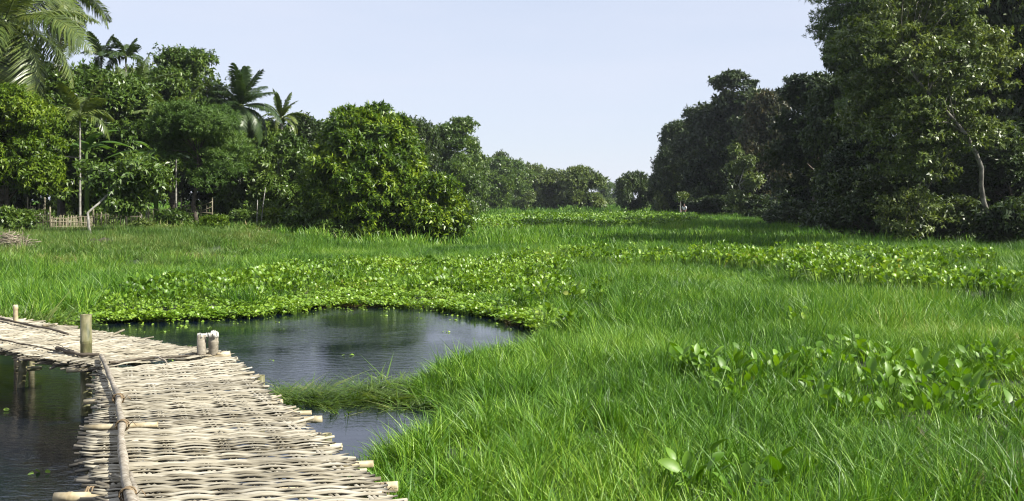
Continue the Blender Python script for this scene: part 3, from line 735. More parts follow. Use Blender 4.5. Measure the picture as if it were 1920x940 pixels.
# thin sticks tied along the edges and lying on the deck
knobbly('edge_stick', [P3(-60, 590, .64), P3(0, 598, .64), P3(60, 610, .64), P3(100, 619, .64), P3(128, 627, .63)], .016, M['stick'], bridge, 11, 6, 40)
knobbly('edge_stick', [P3(-60, 631, .64), P3(0, 637, .64), P3(60, 648, .64), P3(110, 660, .63)], .009, M['stick'], bridge, 12, 6, 40)
knobbly('edge_stick', [P3(107, 653, .64), P3(150, 665, .64), P3(186, 664, .64)], .020, M['stick'], bridge, 13, 6, 30)
knobbly('edge_stick', [P3(206, 680, .635), P3(250, 674, .63), P3(300, 671, .635), P3(355, 667, .63)], .011, M['stick'], bridge, 14, 6, 40)
knobbly('edge_stick', [P3(292, 669, .65), P3(306, 675, .645), P3(313, 682, .62)], .010, M['branch'], bridge, 15, 6, 20)
knobbly('edge_stick', [P3(104, 645, .64), P3(120, 651, .65), P3(138, 658, .64)], .004, M['stick'], bridge, 16, 5, 20)
knobbly('edge_stick', [P3(80, 611, .63), P3(106, 609, .65)], .018, M['bamboo'], bridge, 17, 6, 12)

# ------------------------------------------------------------------ trees
def leaves_mesh(name, pos, d, nv, L, W, mat, fold=.15):
    n = len(pos); d = nrm(d); s = nrm(np.cross(d, nv)); up = np.cross(s, d)
    L = np.broadcast_to(L, (n,))[:, None]; W = np.broadcast_to(W, (n,))[:, None]
    b = pos; tip = pos + d * L - up * L * .10
    m1 = pos + d * L * .45 + s * W / 2 + up * L * fold; m2 = pos + d * L * .45 - s * W / 2 + up * L * fold
    V = np.stack([b, m1, tip, m2], 1).reshape(-1, 3)
    o = np.arange(n)[:, None] * 4
    Q = o + np.arange(4)[None]
    return mesh_np(name, V, [Q], mat)

def make_lobes(r, H, R, cb, k, shape='dome'):
    """lobes filling the envelope between crown base cb*H and H"""
    out = []
    for i in range(k):
        f = (i + .5) / k
        u = r.uniform(0, 1)
        z = cb + (1 - cb) * (r.beta(1.6, 1.3))
        hh = (z - cb) / (1 - cb)
        if shape == 'dome': env = math.sqrt(max(0.02, 1 - (max(0, hh - .35) / .65) ** 2)) * (.75 + .25 * min(1, hh / .3))
        elif shape == 'column': env = .8 * math.sqrt(max(0.02, 1 - max(0, hh - .6) ** 2 / .16)) + .2
        elif shape == 'spread': env = .55 + .45 * math.sin(hh * math.pi * .75)
        else: env = math.sqrt(max(.03, 1 - (2 * hh - 1) ** 2))
        a = i * 2.39996 + r.normal(0, .4); q = env * math.sqrt(r.uniform(.15, 1)) * .72
        lr = r.uniform(.22, .38)
        out.append((q * math.cos(a) * R, q * math.sin(a) * R, min(z * H, H - lr * R * .7), lr * R))
    return np.array(out)

def make_crown(seed, H, R, cb, k, nclump, nshoot, nleaf, L, W, cr, mat, flat=.6, droop=.2, shape='dome', zs=.8, spread=.9, lobes=None, jitter=.2, name='crown', upright=.6):
    r = np.random.default_rng(seed)
    lb = make_lobes(r, H, R, cb, k, shape) if lobes is None else np.array(lobes, float)
    pr = lb[:, 3] ** 2; pr /= pr.sum()
    pick = r.choice(len(lb), nclump, p=pr)
    d = r.normal(0, 1, (nclump, 3)); d[:, 2] = d[:, 2] + .35; d = nrm(d)
    rad = lb[pick, 3] * (1 - np.abs(r.normal(0, jitter, nclump)))
    c = lb[pick, :3] + d * rad[:, None] * np.array([1, 1, zs])
    # clumps buried in another lobe are dropped
    D = np.linalg.norm((c[:, None] - lb[None, :, :3]) / np.array([1, 1, zs]), axis=2) / lb[None, :, 3]
    D[np.arange(nclump), pick] = 9
    keep = (D.min(1) > .55) | (r.uniform(0, 1, nclump) < .25)
    c, d = c[keep], d[keep]
    c = c[c[:, 2] > .25]; d = d[:len(c)]; nc = len(c)
    csz = cr * r.uniform(.6, 1.35, nc)
    so_ = nrm(r.normal(0, 1, (nc, nshoot, 3))) * (r.uniform(0, 1, (nc, nshoot, 1)) ** .5) * csz[:, None, None] * np.array([1, 1, flat])
    sp = c[:, None] + so_
    sdv = nrm(so_ * .8 / cr + d[:, None] * .6 + np.array([0, 0, upright]))
    ld = sdv[:, :, None] * r.uniform(.1, .8, (nc, nshoot, nleaf, 1)) + nrm(r.normal(0, 1, (nc, nshoot, nleaf, 3))) * spread
    ld[..., 2] -= droop
    lp = sp[:, :, None] + sdv[:, :, None] * r.uniform(-.12, .12, (nc, nshoot, nleaf, 1)) * (L * 1.5)
    ld = ld.reshape(-1, 3); lp = lp.reshape(-1, 3); n = len(lp)
    nv = np.repeat(sdv.reshape(-1, 3), nleaf, 0) + r.normal(0, .45, (n, 3)) + np.array([0, 0, .4])
    me = leaves_mesh(name, lp, ld, nv, L * r.uniform(.6, 1.25, n), W * r.uniform(.7, 1.2, n), mat)
    return me, lb, c

def make_trunk(seed, H, R, lb, c, r0, mat, cb, lean=(0, 0), path=None, twigs=40, lf=.5, kmin=3):
    r = np.random.default_rng(seed + 999); mb = MB()
    top = np.array([lb[:, 0].mean() + lean[0], lb[:, 1].mean() + lean[1], H * (cb + (1 - cb) * .55)])
    if path is None:
        path = np.array([[0, 0, -.15], [r.normal(0, .03) * H, r.normal(0, .03) * H, H * .18], [top[0] * .5 + r.normal(0, .03) * H, top[1] * .5, H * .4], top])
    path = resamp(path, 14); rd = r0 * np.linspace(1, .3, 14); rd[0] *= 1.35
    mb.tube(path, rd, 8)
    for l in lb:
        k = int(np.clip(np.searchsorted(path[:, 2], l[2] - l[3] * 1.3), kmin, 12)); p0 = path[k]; p1 = l[:3]
        midp = (p0 + p1) / 2 + r.normal(0, .05, 3) * R; midp[2] += .05 * H
        mb.tube(resamp([p0, midp, p1], 7), np.linspace(rd[k] * lf, r0 * .10, 7), 5, False)
    for q in r.choice(len(c), min(twigs, len(c)), replace=False):
        p1 = c[q]; l = lb[np.argmin(np.linalg.norm(lb[:, :3] - p1, axis=1)), :3]
        mb.tube(resamp([l, (l + p1) / 2 + r.normal(0, .03, 3) * R, p1], 5), np.linspace(r0 * .12, r0 * .03, 5), 4, False)
    return mb

ST = {
    'mango': dict(mat='mango', bark='bark', L=.26, W=.085, cr=.42, flat=.7, droop=.1, shape='dome', upright=.8),
    'dark': dict(mat='dark', bark='bark', L=.26, W=.11, cr=.7, flat=.6, droop=.25, shape='dome'),
    'mid': dict(mat='mid', bark='bark', L=.24, W=.09, cr=.55, flat=.6, droop=.3, shape='ball'),
    'olive': dict(mat='olive', bark='bark_pale', L=.22, W=.085, cr=.5, flat=.5, droop=.3, shape='ball'),
    'feather': dict(mat='soft', bark='bark', L=.16, W=.035, cr=.6, flat=.22, droop=0, shape='spread', upright=.1),
    'lime': dict(mat='lime', bark='bark', L=.20, W=.07, cr=.5, flat=.45, droop=.35, shape='ball'),
    'layer': dict(mat='dark', bark='bark', L=.22, W=.09, cr=.8, flat=.25, droop=.0, shape='spread', upright=.2),
}
def build_tree(name, label, px, d, ytop, wpx, style, seed, cb=.2, k=14, ncl=260, nsh=9, nlf=7, gz=None, cat='tree', group=None, r0=None, dx=0, lean=(0, 0), lsc=1.0, path=None, matname=None, lf=.5, kmin=3, **kw):
    x = at(px, d) + dx; gz = float(height(np.array([x]), np.array([d]))[0]) if gz is None else gz
    H = zat(ytop, d) - gz; R = wpx / 2 / F * d
    s = dict(ST[style]); s.update(kw); mt = M[matname or s.pop('mat')]; s.pop('mat', None); bark = s.pop('bark')
    s['L'] *= lsc; s['W'] *= lsc
    root = tag(empty(name, (x, d, gz)), label, cat, group)
    me, lb, c = make_crown(seed, H, R, cb, k, ncl, nsh, nlf, mat=mt, **s)
    link('crown', me, root)
    make_trunk(seed, H, R, lb, c, r0 or max(.05, .022 * H), M[bark], cb, lean=lean, path=path, lf=lf, kmin=kmin).build('trunk', M[bark], root)
    root['H'] = H; root['R'] = R
    return root

def clone(src, label, px, d, ytop, wpx, rz, group=None, name=None, gz=None, mat=None):
    o = copy_tree(src)
    for ch in o.children:
        if mat and ch.name.startswith('crown'): ch.material_slots[0].link = 'OBJECT'; ch.material_slots[0].material = M[mat]
    x = at(px, d); gz = float(height(np.array([x]), np.array([d]))[0]) if gz is None else gz
    H = zat(ytop, d) - gz; R = wpx / 2 / F * d
    o.location = (x, d, gz); o.rotation_euler = (0, 0, rz); o.scale = (R / src['R'], R / src['R'], H / src['H']); o['label'] = label
    if group: o['group'] = group
    elif 'group' in o: del o['group']
    return o

# --- left bank
def dome_lobes(R, H, n, fr, seed, zc=.44, low=-.66):
    r = np.random.default_rng(seed); out = [(0, 0, H * zc, R * .55)]
    for i in range(n):
        z = low + (1 - low) * (i + .5) / n; a = i * 2.39996; q = math.sqrt(max(0, 1 - max(z, -.35) ** 2 * .98)); lr = fr * R * r.uniform(.75, 1.3)
        zz = H * zc + z * (H * (1 - zc) - lr * .8) if z > 0 else H * zc + z * H * (zc + .02)
        out.append((q * math.cos(a) * (R - lr * .8) * r.uniform(.78, 1.12), q * math.sin(a) * (R - lr * .8) * r.uniform(.85, 1.1), max(zz, lr * .5), lr))
    return out
build_tree('mango_tree', 'round yellow green mango tree alone in the middle of the marsh edge', 690, 48, 197, 232, 'mango', 1, cb=.06, ncl=1900, nsh=7, nlf=9, gz=.15, r0=.16, cr=.30, jitter=.12,
           lobes=dome_lobes(232 / 2 / F * 48, zat(197, 48) - .15, 40, .27, 4), upright=.9)
build_tree('bush', 'low sprawling dark bush leaning right against the round mango tree', 812, 46.5, 332, 150, 'mid', 2, cb=.0, k=20, ncl=560, nsh=8, nlf=7, gz=.15, cat='bush', matname='mango', shape='dome')
build_tree('bush', 'small bush under the left side of the round mango tree', 640, 46.5, 368, 120, 'mid', 3, cb=.02, k=9, ncl=160, gz=.2, cat='bush', shape='dome')
build_tree('tree', 'lime green drooping tree at the left edge of the picture', 22, 41, 168, 185, 'lime', 4, cb=.12, k=26, ncl=1100, nsh=8, nlf=7, shape='column')
build_tree('tree', 'dark dense tree below the big coconut palm fronds', 118, 48, 150, 150, 'dark', 5, cb=.10, k=22, ncl=760, matname='mid')
build_tree('tree', 'tall coarse leaved tree rising highest between the slender palms and coconut palm', 330, 60, 84, 185, 'mid', 6, cb=.35, k=16, ncl=520, nsh=10, nlf=8, lsc=1.05, shape='ball', cr=.6)
build_tree('tree', 'dark glossy tree with drooping leaves behind the papaya tree', 232, 50, 150, 170, 'dark', 7, cb=.02, k=28, ncl=1000, nsh=11, nlf=8, lsc=.9, matname='mid', shape='column')
build_tree('tree', 'soft feathery tree with forked dark trunk left of the mango tree', 372, 45.5, 195, 185, 'feather', 8, cb=.22, k=22, ncl=620, nsh=18, nlf=8)
build_tree('tree', 'dark round topped tree behind between the far palm and the mango tree', 548, 66, 213, 150, 'dark', 9, cb=.1, k=14, ncl=420)
mb_ = build_tree('tree', 'mid green leafy tree just left of the round mango tree', 520, 53, 258, 170, 'mid', 10, cb=.0, k=16, ncl=520, shape='column')
clone(mb_, 'leafy green tree between the feathery tree and the pale thin stems', 455, 55, 262, 110, 2.0)
build_tree('papaya_tree', 'small tree with bare white leaning stem in front of the fence', 238, 37.5, 300, 165, 'mid', 11, cb=.34, k=11, ncl=190, nsh=7, nlf=7, cat='small tree', shape='spread', bark='bark_pale', r0=.055, kmin=9, lf=.3, lsc=.95, lean=(-.4, 0),
           path=[(-.55, -1.7, -.1), (-.72, -1.7, .4), (-.80, -1.6, .95), (-.5, -1.3, 1.3), (-.2, -.6, 1.9), (0, 0, 2.5)])
dk_ = build_tree('tree', 'dark background tree filling the gap behind the left fence', 50, 56, 170, 210, 'dark', 12, cb=.0, k=24, ncl=800, lsc=1.2, shape='column')
gL = 'leafy trees at the back of the left bank'
for q, (px, d, yt, w, rz, lb_) in enumerate([(140, 62, 130, 190, 1.0, 'leafy back tree behind the banana plant'), (260, 66, 135, 190, 2.2, 'leafy back tree below the tall coarse leaved tree'),
        (400, 62, 190, 190, 3.4, 'leafy back tree left of the middle coconut palm'), (500, 64, 232, 170, 4.5, 'leafy back tree under the small far palm'),
        (610, 76, 235, 170, 5.2, 'leafy back tree hidden behind the left of the mango tree'), (700, 80, 245, 170, .4, 'leafy back tree behind the mango tree crown'), (-45, 50, -40, 230, 1.7, 'leafy back tree at the far left edge')]):
    clone(dk_, lb_, px, d, yt, w, rz, gL, mat=('mid', 'olive', 'dark', 'mid')[q % 4])
build_tree('tree', 'dark tree with ragged layered top just right of the mango tree', 838, 110, 226, 105, 'layer', 13, cb=.0, k=24, ncl=620, lsc=1.6, cr=1.1, matname='mid')
clone(dk_, 'dark dome topped tree directly behind the right of the mango tree', 780, 100, 228, 110, 2.7)
far1 = clone(mb_, 'leafy tree stepping down right of the layered top tree', 885, 120, 268, 80, 1.1)
clone(mb_, 'pale leafy tree low behind the bush that leans on the mango tree', 862, 95, 305, 90, 3.1)
build_tree('tree', 'dull green leaning tree at the end of the left tree line', 905, 165, 284, 120, 'olive', 14, cb=.02, k=16, ncl=420, lsc=2.3, cr=1.2, matname='mid', r0=.2)
far2 = build_tree('tree', 'pale thin topped tree standing above the far left trees', 934, 190, 286, 44, 'olive', 15, cb=.45, k=9, ncl=110, lsc=2.3, cr=1.0, r0=.25)
far3 = build_tree('mango_tree', 'rounded far tree in the middle of the horizon, left one of the pair', 1040, 175, 326, 84, 'mango', 16, cb=.05, k=14, ncl=420, lsc=2.4, cr=1.1, matname='olive', r0=.2)
clone(far3, 'rounded far tree in the middle of the horizon, right one of the pair', 1090, 172, 321, 100, 2.2)
clone(far3, 'dark round far tree standing alone left of the right woods', 1187, 150, 330, 66, 4.0, mat='dark')
clone(far1, 'far olive tree between the pale thin topped tree and the rounded pair', 962, 195, 304, 105, 1.0)
clone(far1, 'far dark tree left of the pale thin topped tree', 925, 178, 300, 100, 2.0)
clone(far3, 'small far tree tucked left of the rounded pair', 998, 205, 316, 70, .5)
clone(far1, 'broad far tree between mango tree and far left tree line', 850, 150, 285, 90, 3.3)
gF = 'hazy trees on the horizon'
for q, (px, d, yt, w, rz, lb_) in enumerate([(1010, 290, 330, 110, 0, 'hazy horizon tree showing behind the rounded pair on its left'), (1065, 310, 333, 70, 1, 'hazy horizon tree behind the middle of the rounded pair'),
        (1124, 290, 332, 60, 2, 'hazy horizon tree just right of the rounded pair'), (1150, 320, 344, 50, 3, 'hazy horizon tree left of the lone dark round tree'), (1216, 300, 345, 50, 4, 'hazy horizon tree right of the lone dark round tree'),
        (950, 300, 325, 90, 5, 'hazy horizon tree behind the far olive tree'), (1260, 280, 320, 90, 2.5, 'hazy horizon tree behind the left end of the right woods')]):
    clone(far1, lb_, px, d, yt, w, rz, gF)
small = build_tree('bush', 'small round bush at the foot of the far olive trees', 985, 160, 362, 40, 'olive', 17, cb=.02, k=7, ncl=90, lsc=2.0, cr=.6, cat='bush', r0=.05)
clone(small, 'small yellowish bush right of the lone dark round tree', 1240, 130, 364, 28, 2)
# --- right woods
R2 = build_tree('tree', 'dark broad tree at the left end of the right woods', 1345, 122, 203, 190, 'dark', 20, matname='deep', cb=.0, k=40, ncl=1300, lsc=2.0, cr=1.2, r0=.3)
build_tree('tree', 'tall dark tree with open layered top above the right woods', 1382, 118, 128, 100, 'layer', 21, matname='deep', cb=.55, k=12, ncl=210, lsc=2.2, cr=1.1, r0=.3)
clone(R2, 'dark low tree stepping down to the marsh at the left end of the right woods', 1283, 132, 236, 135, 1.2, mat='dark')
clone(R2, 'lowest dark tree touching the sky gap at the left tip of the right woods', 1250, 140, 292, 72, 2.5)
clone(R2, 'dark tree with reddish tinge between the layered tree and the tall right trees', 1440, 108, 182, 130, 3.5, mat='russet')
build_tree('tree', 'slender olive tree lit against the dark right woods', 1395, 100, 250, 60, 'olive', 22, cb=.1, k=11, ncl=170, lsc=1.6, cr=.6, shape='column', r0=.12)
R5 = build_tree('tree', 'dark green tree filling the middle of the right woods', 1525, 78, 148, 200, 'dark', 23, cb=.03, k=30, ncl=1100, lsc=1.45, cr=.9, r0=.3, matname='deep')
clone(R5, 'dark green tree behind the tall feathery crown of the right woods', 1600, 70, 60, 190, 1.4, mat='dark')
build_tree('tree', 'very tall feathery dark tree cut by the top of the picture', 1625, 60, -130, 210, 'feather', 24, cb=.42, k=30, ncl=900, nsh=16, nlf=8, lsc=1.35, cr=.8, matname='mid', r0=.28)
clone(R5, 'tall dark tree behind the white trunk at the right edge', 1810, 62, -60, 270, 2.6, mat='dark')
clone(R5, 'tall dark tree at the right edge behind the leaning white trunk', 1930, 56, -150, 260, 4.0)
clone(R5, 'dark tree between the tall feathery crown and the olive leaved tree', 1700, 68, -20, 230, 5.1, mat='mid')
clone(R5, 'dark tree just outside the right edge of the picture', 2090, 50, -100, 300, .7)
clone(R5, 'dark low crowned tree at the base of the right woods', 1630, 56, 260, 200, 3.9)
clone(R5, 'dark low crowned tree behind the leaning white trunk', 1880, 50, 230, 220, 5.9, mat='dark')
H7 = zat(-60, 43)
build_tree('leaning_tree', 'olive leaved spreading tree with leaning white trunk at the right', 1725, 43, -60, 370, 'olive', 25, cb=.10, k=60, ncl=1450, nsh=7, nlf=7, cr=.5, flat=.3, droop=.4, r0=.13, shape='ball', jitter=.36, gz=.1, lf=.2, kmin=7, bark='bark_grey',
           path=[(3.0, -1.2, -.1), (2.8, -1.3, .5), (2.25, -1.5, 1.4), (1.8, -1.8, 2.4), (1.65, -2.2, 3.5), (1.0, -2.5, 4.6), (.1, -2.7, 5.6), (-.9, -2.3, 6.8), (-1.4, -1.2, 8.4)])
# low branch reaching left over the marsh
build_tree('tree', 'dark low limbed tree whose long branch hangs left over the marsh', 1640, 46, 330, 230, 'dark', 26, matname='deep', cb=.2, k=14, ncl=330, gz=.1, r0=.14, lobes=None)
gU = 'dark undergrowth bushes at the foot of the right woods'
ub = build_tree('bush', 'dark undergrowth bush at the foot of the leaning white trunk', 1895, 41, 385, 140, 'dark', 27, matname='deep', cb=.0, k=10, ncl=190, cat='bush', group=gU, gz=.1)
for px, d, yt, w, rz, lb_ in [(1790, 46, 380, 130, 1, 'dark undergrowth bush left of the leaning white trunk'), (1700, 48, 385, 120, 2, 'dark undergrowth bush below the olive leaved tree'), (1590, 60, 380, 130, 3, 'dark undergrowth bush under the long low branch'),
        (1500, 74, 382, 120, 4, 'dark undergrowth bush in the middle of the right woods'), (1420, 100, 372, 100, 5, 'dark undergrowth bush below the slender olive tree'), (1330, 115, 372, 100, .5, 'dark undergrowth bush behind the person in white'), (1990, 42, 370, 140, 5.5, 'dark undergrowth bush outside the right edge')]:
    clone(ub, lb_, px, d, yt, w, rz, gU)
# sapling beside the wading person
build_tree('sapling', 'thin sapling with small tuft of leaves beside the person in white', 1277, 100, 362, 30, 'olive', 28, cb=.6, k=4, ncl=16, cat='small tree', r0=.09, lsc=1.3, cr=.3)

# ------------------------------------------------------------------ bushes by the fence, left
gB = 'bushes along the bamboo fences'
b1 = build_tree('bush', 'leafy green bush at the left edge in front of the fence', 25, 38, 398, 110, 'mid', 30, cb=0, k=8, ncl=170, cat='bush', group=gB, lsc=.8, cr=.3)
b2 = build_tree('bush', 'bright green bush at the end of the right fence', 405, 44, 408, 55, 'lime', 31, cb=0, k=6, ncl=90, cat='bush', group=gB, lsc=.9, cr=.25)
b3 = build_tree('bush', 'reddish brown bush beside the white stemmed tree', 262, 41, 418, 55, 'olive', 32, cb=0, k=6, ncl=70, cat='bush', group=gB, lsc=.8, cr=.25)
for src, px, d, yt, w, rz, lb_ in [(b1, 190, 43, 395, 60, 1, 'green bush behind the white stemmed tree'), (b1, 75, 45, 400, 70, 2, 'dark bush behind the leftmost fence panel'), (b1, 320, 45, 398, 80, 3, 'green bush behind the tall fence posts'),
        (b1, 450, 48, 398, 80, 4, 'dark hedge bush right of the bright green bush'), (b1, 500, 50, 385, 70, 1.5, 'hedge bush below the pale thin stems'), (b1, 560, 47, 396, 90, 2.5, 'dark hedge bush left of the round mango tree'),
        (b2, 505, 49, 398, 60, 1, 'light green bush below the pale thin stems'), (b3, 300, 42, 428, 70, 2, 'low weedy bush right of the reddish brown bush'), (b2, 350, 42, 430, 60, 3, 'low green bush under the forked dark trunk'), (b3, 130, 44, 412, 60, 4, 'straggly bush behind the middle fence panel')]:
    clone(src, lb_, px, d, yt, w, rz, gB)

# ------------------------------------------------------------------ palms
def frond_mesh(name, seed, L, n, mat, sag, ll, hang=.6, lw=.045):
    """a pinnate frond growing along +x"""
    r = np.random.default_rng(seed); t = np.linspace(0, 1, n)
    px = L * (t - .22 * sag * t ** 2.2); pz = L * (.28 * t - sag * .75 * t ** 2.3)
    P = np.stack([px, np.zeros(n), pz], 1); T = nrm(np.gradient(P, axis=0)); mb = MB()
    mb.tube(P[::4] if n > 16 else P, np.linspace(.035, .006, len(P[::4])) * (L / 4.2), 4, False)
    w = np.sin(np.clip((t - .08) / .92, 0, 1) ** .75 * math.pi) ** .55 * ll
    for sgn in (-1, 1):
        d = T * r.uniform(.35, .7, (n, 1)) + np.array([0, sgn, 0]) * .95; d[:, 2] += r.normal(.05, .12, n); d = nrm(d)
        le = (w * r.uniform(.8, 1.1, n))[:, None]; le = np.maximum(le, .02)
        p1 = P + d * le * .5; p1[:, 2] -= le[:, 0] * .10 * hang
        p2 = P + d * le * .85; p2[:, 2] -= le[:, 0] * .62 * hang * r.uniform(.6, 1.3, n)
        wv = nrm(T) * lw * .5
        V = np.stack([P - wv * .5, P + wv * .5, p1 + wv, p1 - wv, p2 + wv * .1, p2 - wv * .1], 1)
        V = V[3:].reshape(-1, 3); o = np.arange(n - 3)[:, None] * 6
        mb.add(V, np.concatenate([o + np.array([0, 1, 2, 3]), o + np.array([3, 2, 4, 5])]))
    Vv = np.vstack(mb.V); return mesh_np(name, Vv, [np.vstack(mb.Q)], mat)

def palm(name, label, px, d, yc, L, nf, seed, mat='palm', tr=.16, cat='palm tree', ll=.75, group=None, lean=0, elev=(-55, 70), gz=.2, trunk='bark_pale', nl=46, sag=(.25, .95), lw=.05):
    x = at(px, d); H = zat(yc, d) - gz; r = random.Random(seed); root = tag(empty(name, (x, d, gz)), label, cat, group)
    P = resamp([(lean, 0, -.2), (lean * .6, 0, H * .4), (lean * .15, 0, H * .8), (0, 0, H)], 24)
    mb = MB(); rd = tr * np.linspace(1.1, .7, 24) * (1 + .05 * np.sin(np.arange(24) * 2.2)); mb.tube(P, rd, 9); mb.build('trunk', M[trunk], root)
    ms = [frond_mesh('frond', seed * 10 + k, L, nl, M[mat], sag[0] + (sag[1] - sag[0]) * k / 3, ll * L / 4.2, hang=.5 + .35 * k / 3, lw=lw) for k in range(4)]
    for k in range(nf):
        el = elev[0] + (elev[1] - elev[0]) * ((k + .5) / nf); a = k * 2.39996 + r.uniform(-.3, .3)
        f = link('frond', ms[min(3, int((1 - (k + .5) / nf) * 4))], root); f.location = (0, 0, H)
        f.rotation_euler = (r.uniform(-.35, .35), -math.radians(el) + .15, a); s = r.uniform(.85, 1.1); f.scale = (s, s, s)
    mb = MB(); mb.tube([(0, 0, H - .3), (0, 0, H), (0, 0, H + .25)], [tr * .8, tr * 1.3, tr * .5], 8); mb.build('crown_shaft', M['palm'], root)
    return root
palm('coconut_palm', 'large coconut palm with hanging yellow green fronds at the top left', 8, 43.5, 42, 5.4, 28, 1, nl=76, elev=(-62, 80), tr=.2, lean=-.3, trunk='bark', lw=.085, ll=1.0)
palm('coconut_palm', 'coconut palm with drooping crown in the middle of the left woods', 452, 60, 200, 2.9, 34, 2, mat='palm_dark', lw=.075, nl=70, ll=1.0, elev=(-50, 85))
palm('coconut_palm', 'second coconut palm partly behind the large one at the left edge', 112, 53, -20, 4.1, 26, 7, lw=.07, mat='palm', nl=80, ll=1.0, tr=.13)
palm('coconut_palm', 'small pale palm top between the coconut palm and the mango tree', 528, 63, 222, 1.9, 18, 3, elev=(-20, 80), lw=.08)
palm('slender_palm', 'slender areca palm with yellow green shaft, left one of the two', 190, 56, 106, 1.55, 9, 4, tr=.055, elev=(0, 70), ll=1.4, lw=.07, mat='palm_dark', group='slender areca palms')
palm('slender_palm', 'slender areca palm touching the tall coarse leaved tree, right one of the two', 236, 56, 108, 1.6, 9, 5, tr=.06, elev=(0, 70), ll=1.4, lw=.07, mat='palm_dark', group='slender areca palms')
palm('slender_palm', 'areca palm with straight white trunk standing behind the fence', 150, 44, 215, 1.9, 9, 6, tr=.055, elev=(-10, 65), ll=1.2, lw=.07)
palm('coconut_palm', 'young palm with fronds fanning out below the tall coarse leaved tree', 330, 49, 225, 2.4, 14, 8, tr=.05, lw=.06, mat='palm', elev=(-30, 60))
palm('coconut_palm', 'young palm fronds showing above the dark glossy tree', 262, 53, 172, 2.3, 12, 9, tr=.12, lw=.06, mat='palm', elev=(-30, 70))

def banana(label, px, d, H, seed, group='banana plants'):
    r = np.random.default_rng(seed); x = at(px, d); gz = float(height(np.array([x]), np.array([d]))[0])
    root = tag(empty('banana_plant', (x, d, gz)), label, 'banana plant', group)
    mb = MB(); mb.tube([(0, 0, -.1), (.03, 0, H * .4), (0, 0, H * .72)], [.13, .10, .06], 8); mb.build('stem', M['soft'], root)
    for k in range(8):
        a = k * 2.4 + r.normal(0, .2); L_ = r.uniform(1.6, 2.3); W = r.uniform(.42, .58); el = r.uniform(.5, 1.3); t = np.linspace(0, 1, 12)
        q = L_ * t * math.cos(el) + .35 * L_ * t ** 2; z = H * .7 + L_ * t * math.sin(el) - 1.0 * t ** 2.2 * L_ * (.9 - el * .3)
        w = W / 2 * np.clip(np.sin(np.clip((t - .1) / .9, 0, 1) * math.pi) ** .45, .02, 1); w[t < .12] = .02
        c, s = math.cos(a), math.sin(a)
        mid = np.stack([q * c, q * s, z], 1); sd2 = np.array([-s, c, 0])
        V = np.stack([mid - sd2 * w[:, None] - np.array([0, 0, 1]) * w[:, None] * .35, mid, mid + sd2 * w[:, None] - np.array([0, 0, 1]) * w[:, None] * .35], 1).reshape(-1, 3)
        i = np.arange(11)[:, None] * 3; j = np.arange(2)[None]
        Q = np.stack([i + j, i + j + 1, i + 4 + j, i + 3 + j], -1).reshape(-1, 4)
        link('leaf', mesh_np('leaf', V, [Q], M['banana'], True), root)
banana('tall banana plant with broad pale leaves below the slender palms', 162, 46, 5.2, 1)
banana('banana plant with leaves showing under the tall coarse leaved tree', 292, 47.5, 4.9, 2)
banana('banana plant top behind the left slender areca palm', 178, 50, 6.8, 3)

# pale thin stems standing left of the mango tree
gs = 'pale thin bare stems'
for px, lb_, h, ln in [(481, 'pale bare stem, the shorter and straighter of two left of the mango tree', 1.6, .05), (488, 'pale bare stem leaning right, the longer of two left of the mango tree', 2.2, .25), (273, 'pale bare stem standing behind the reddish brown bush', 1.8, .05)]:
    x = at(px, 47); root = tag(empty('bare_stem', (x, 47, .6)), lb_, 'dead stem', gs); mb = MB(); mb.tube([(0, 0, -.2), (ln * .4, 0, h * .5), (ln, 0, h)], [.03, .025, .015], 6); mb.build('stem', M['bark_pale'], root)

# ------------------------------------------------------------------ fences
def fence(name, label, a, b, h, nv, nr, seed, d0=None, group='bamboo garden fences', slack=.06):
    """a, b: (px, d) ends"""
    r = random.Random(seed); A = np.array([at(*a), a[1]]); B = np.array([at(*b), b[1]]); gz = float(height(A[:1], A[1:])[0])
    root = tag(empty(name, (A[0], A[1], gz)), label, 'fence', group); D = B - A
    mb = MB()
    for k in range(nv):
        f = (k + r.uniform(-.2, .2)) / max(1, nv - 1); p = D * f; mb.tube([(p[0], p[1], -.05), (p[0] + r.gauss(0, .03), p[1], h * r.uniform(.8, 1.08))], r.uniform(.010, .018), 4)
    mb.build('pickets', M['fence'], root, False)
    for k in range(nr):
        z = h * (k + .6) / nr; mb = MB(); P = [(D[0] * f, D[1] * f - .03, z + r.gauss(0, slack * h)) for f in (0, .25, .5, .75, 1)]
        mb.tube(P, .016, 5); mb.build('rail', M['fence'], root)
    for f in (0, 1):
        mb = MB(); mb.tube([(D[0] * f, D[1] * f, -.1), (D[0] * f, D[1] * f, h * 1.25)], .032, 6); mb.build('post', M['fence'], root)
fence('bamboo_fence', 'open bamboo fence panel leaning at the far left', (32, 41), (94, 40), .85, 14, 3, 1)
fence('bamboo_fence', 'dense pale bamboo fence panel behind the bank grass', (94, 40), (175, 42), .72, 46, 4, 2)
fence('bamboo_fence', 'bamboo fence panel right behind the white leaning stem', (175, 42), (262, 41), .85, 26, 2, 3)
fence('bamboo_fence', 'short fence panel with tall pale end post behind the left fence', (52, 46), (84, 46), 1.2, 8, 2, 4)
fence('bamboo_fence', 'slatted fence panel under the feathery tree', (340, 46), (398, 46), 1.1, 7, 6, 5)
fence('bamboo_fence', 'broken low fence rails left of the feathery tree trunk', (278, 46), (330, 46), .9, 6, 3, 6)
mb = MB(); x = at(16, 32); root = tag(empty('brush_pile', (x, 32, .4)), 'heap of dry cut branches on the left bank', 'brush pile'); r = random.Random(9)
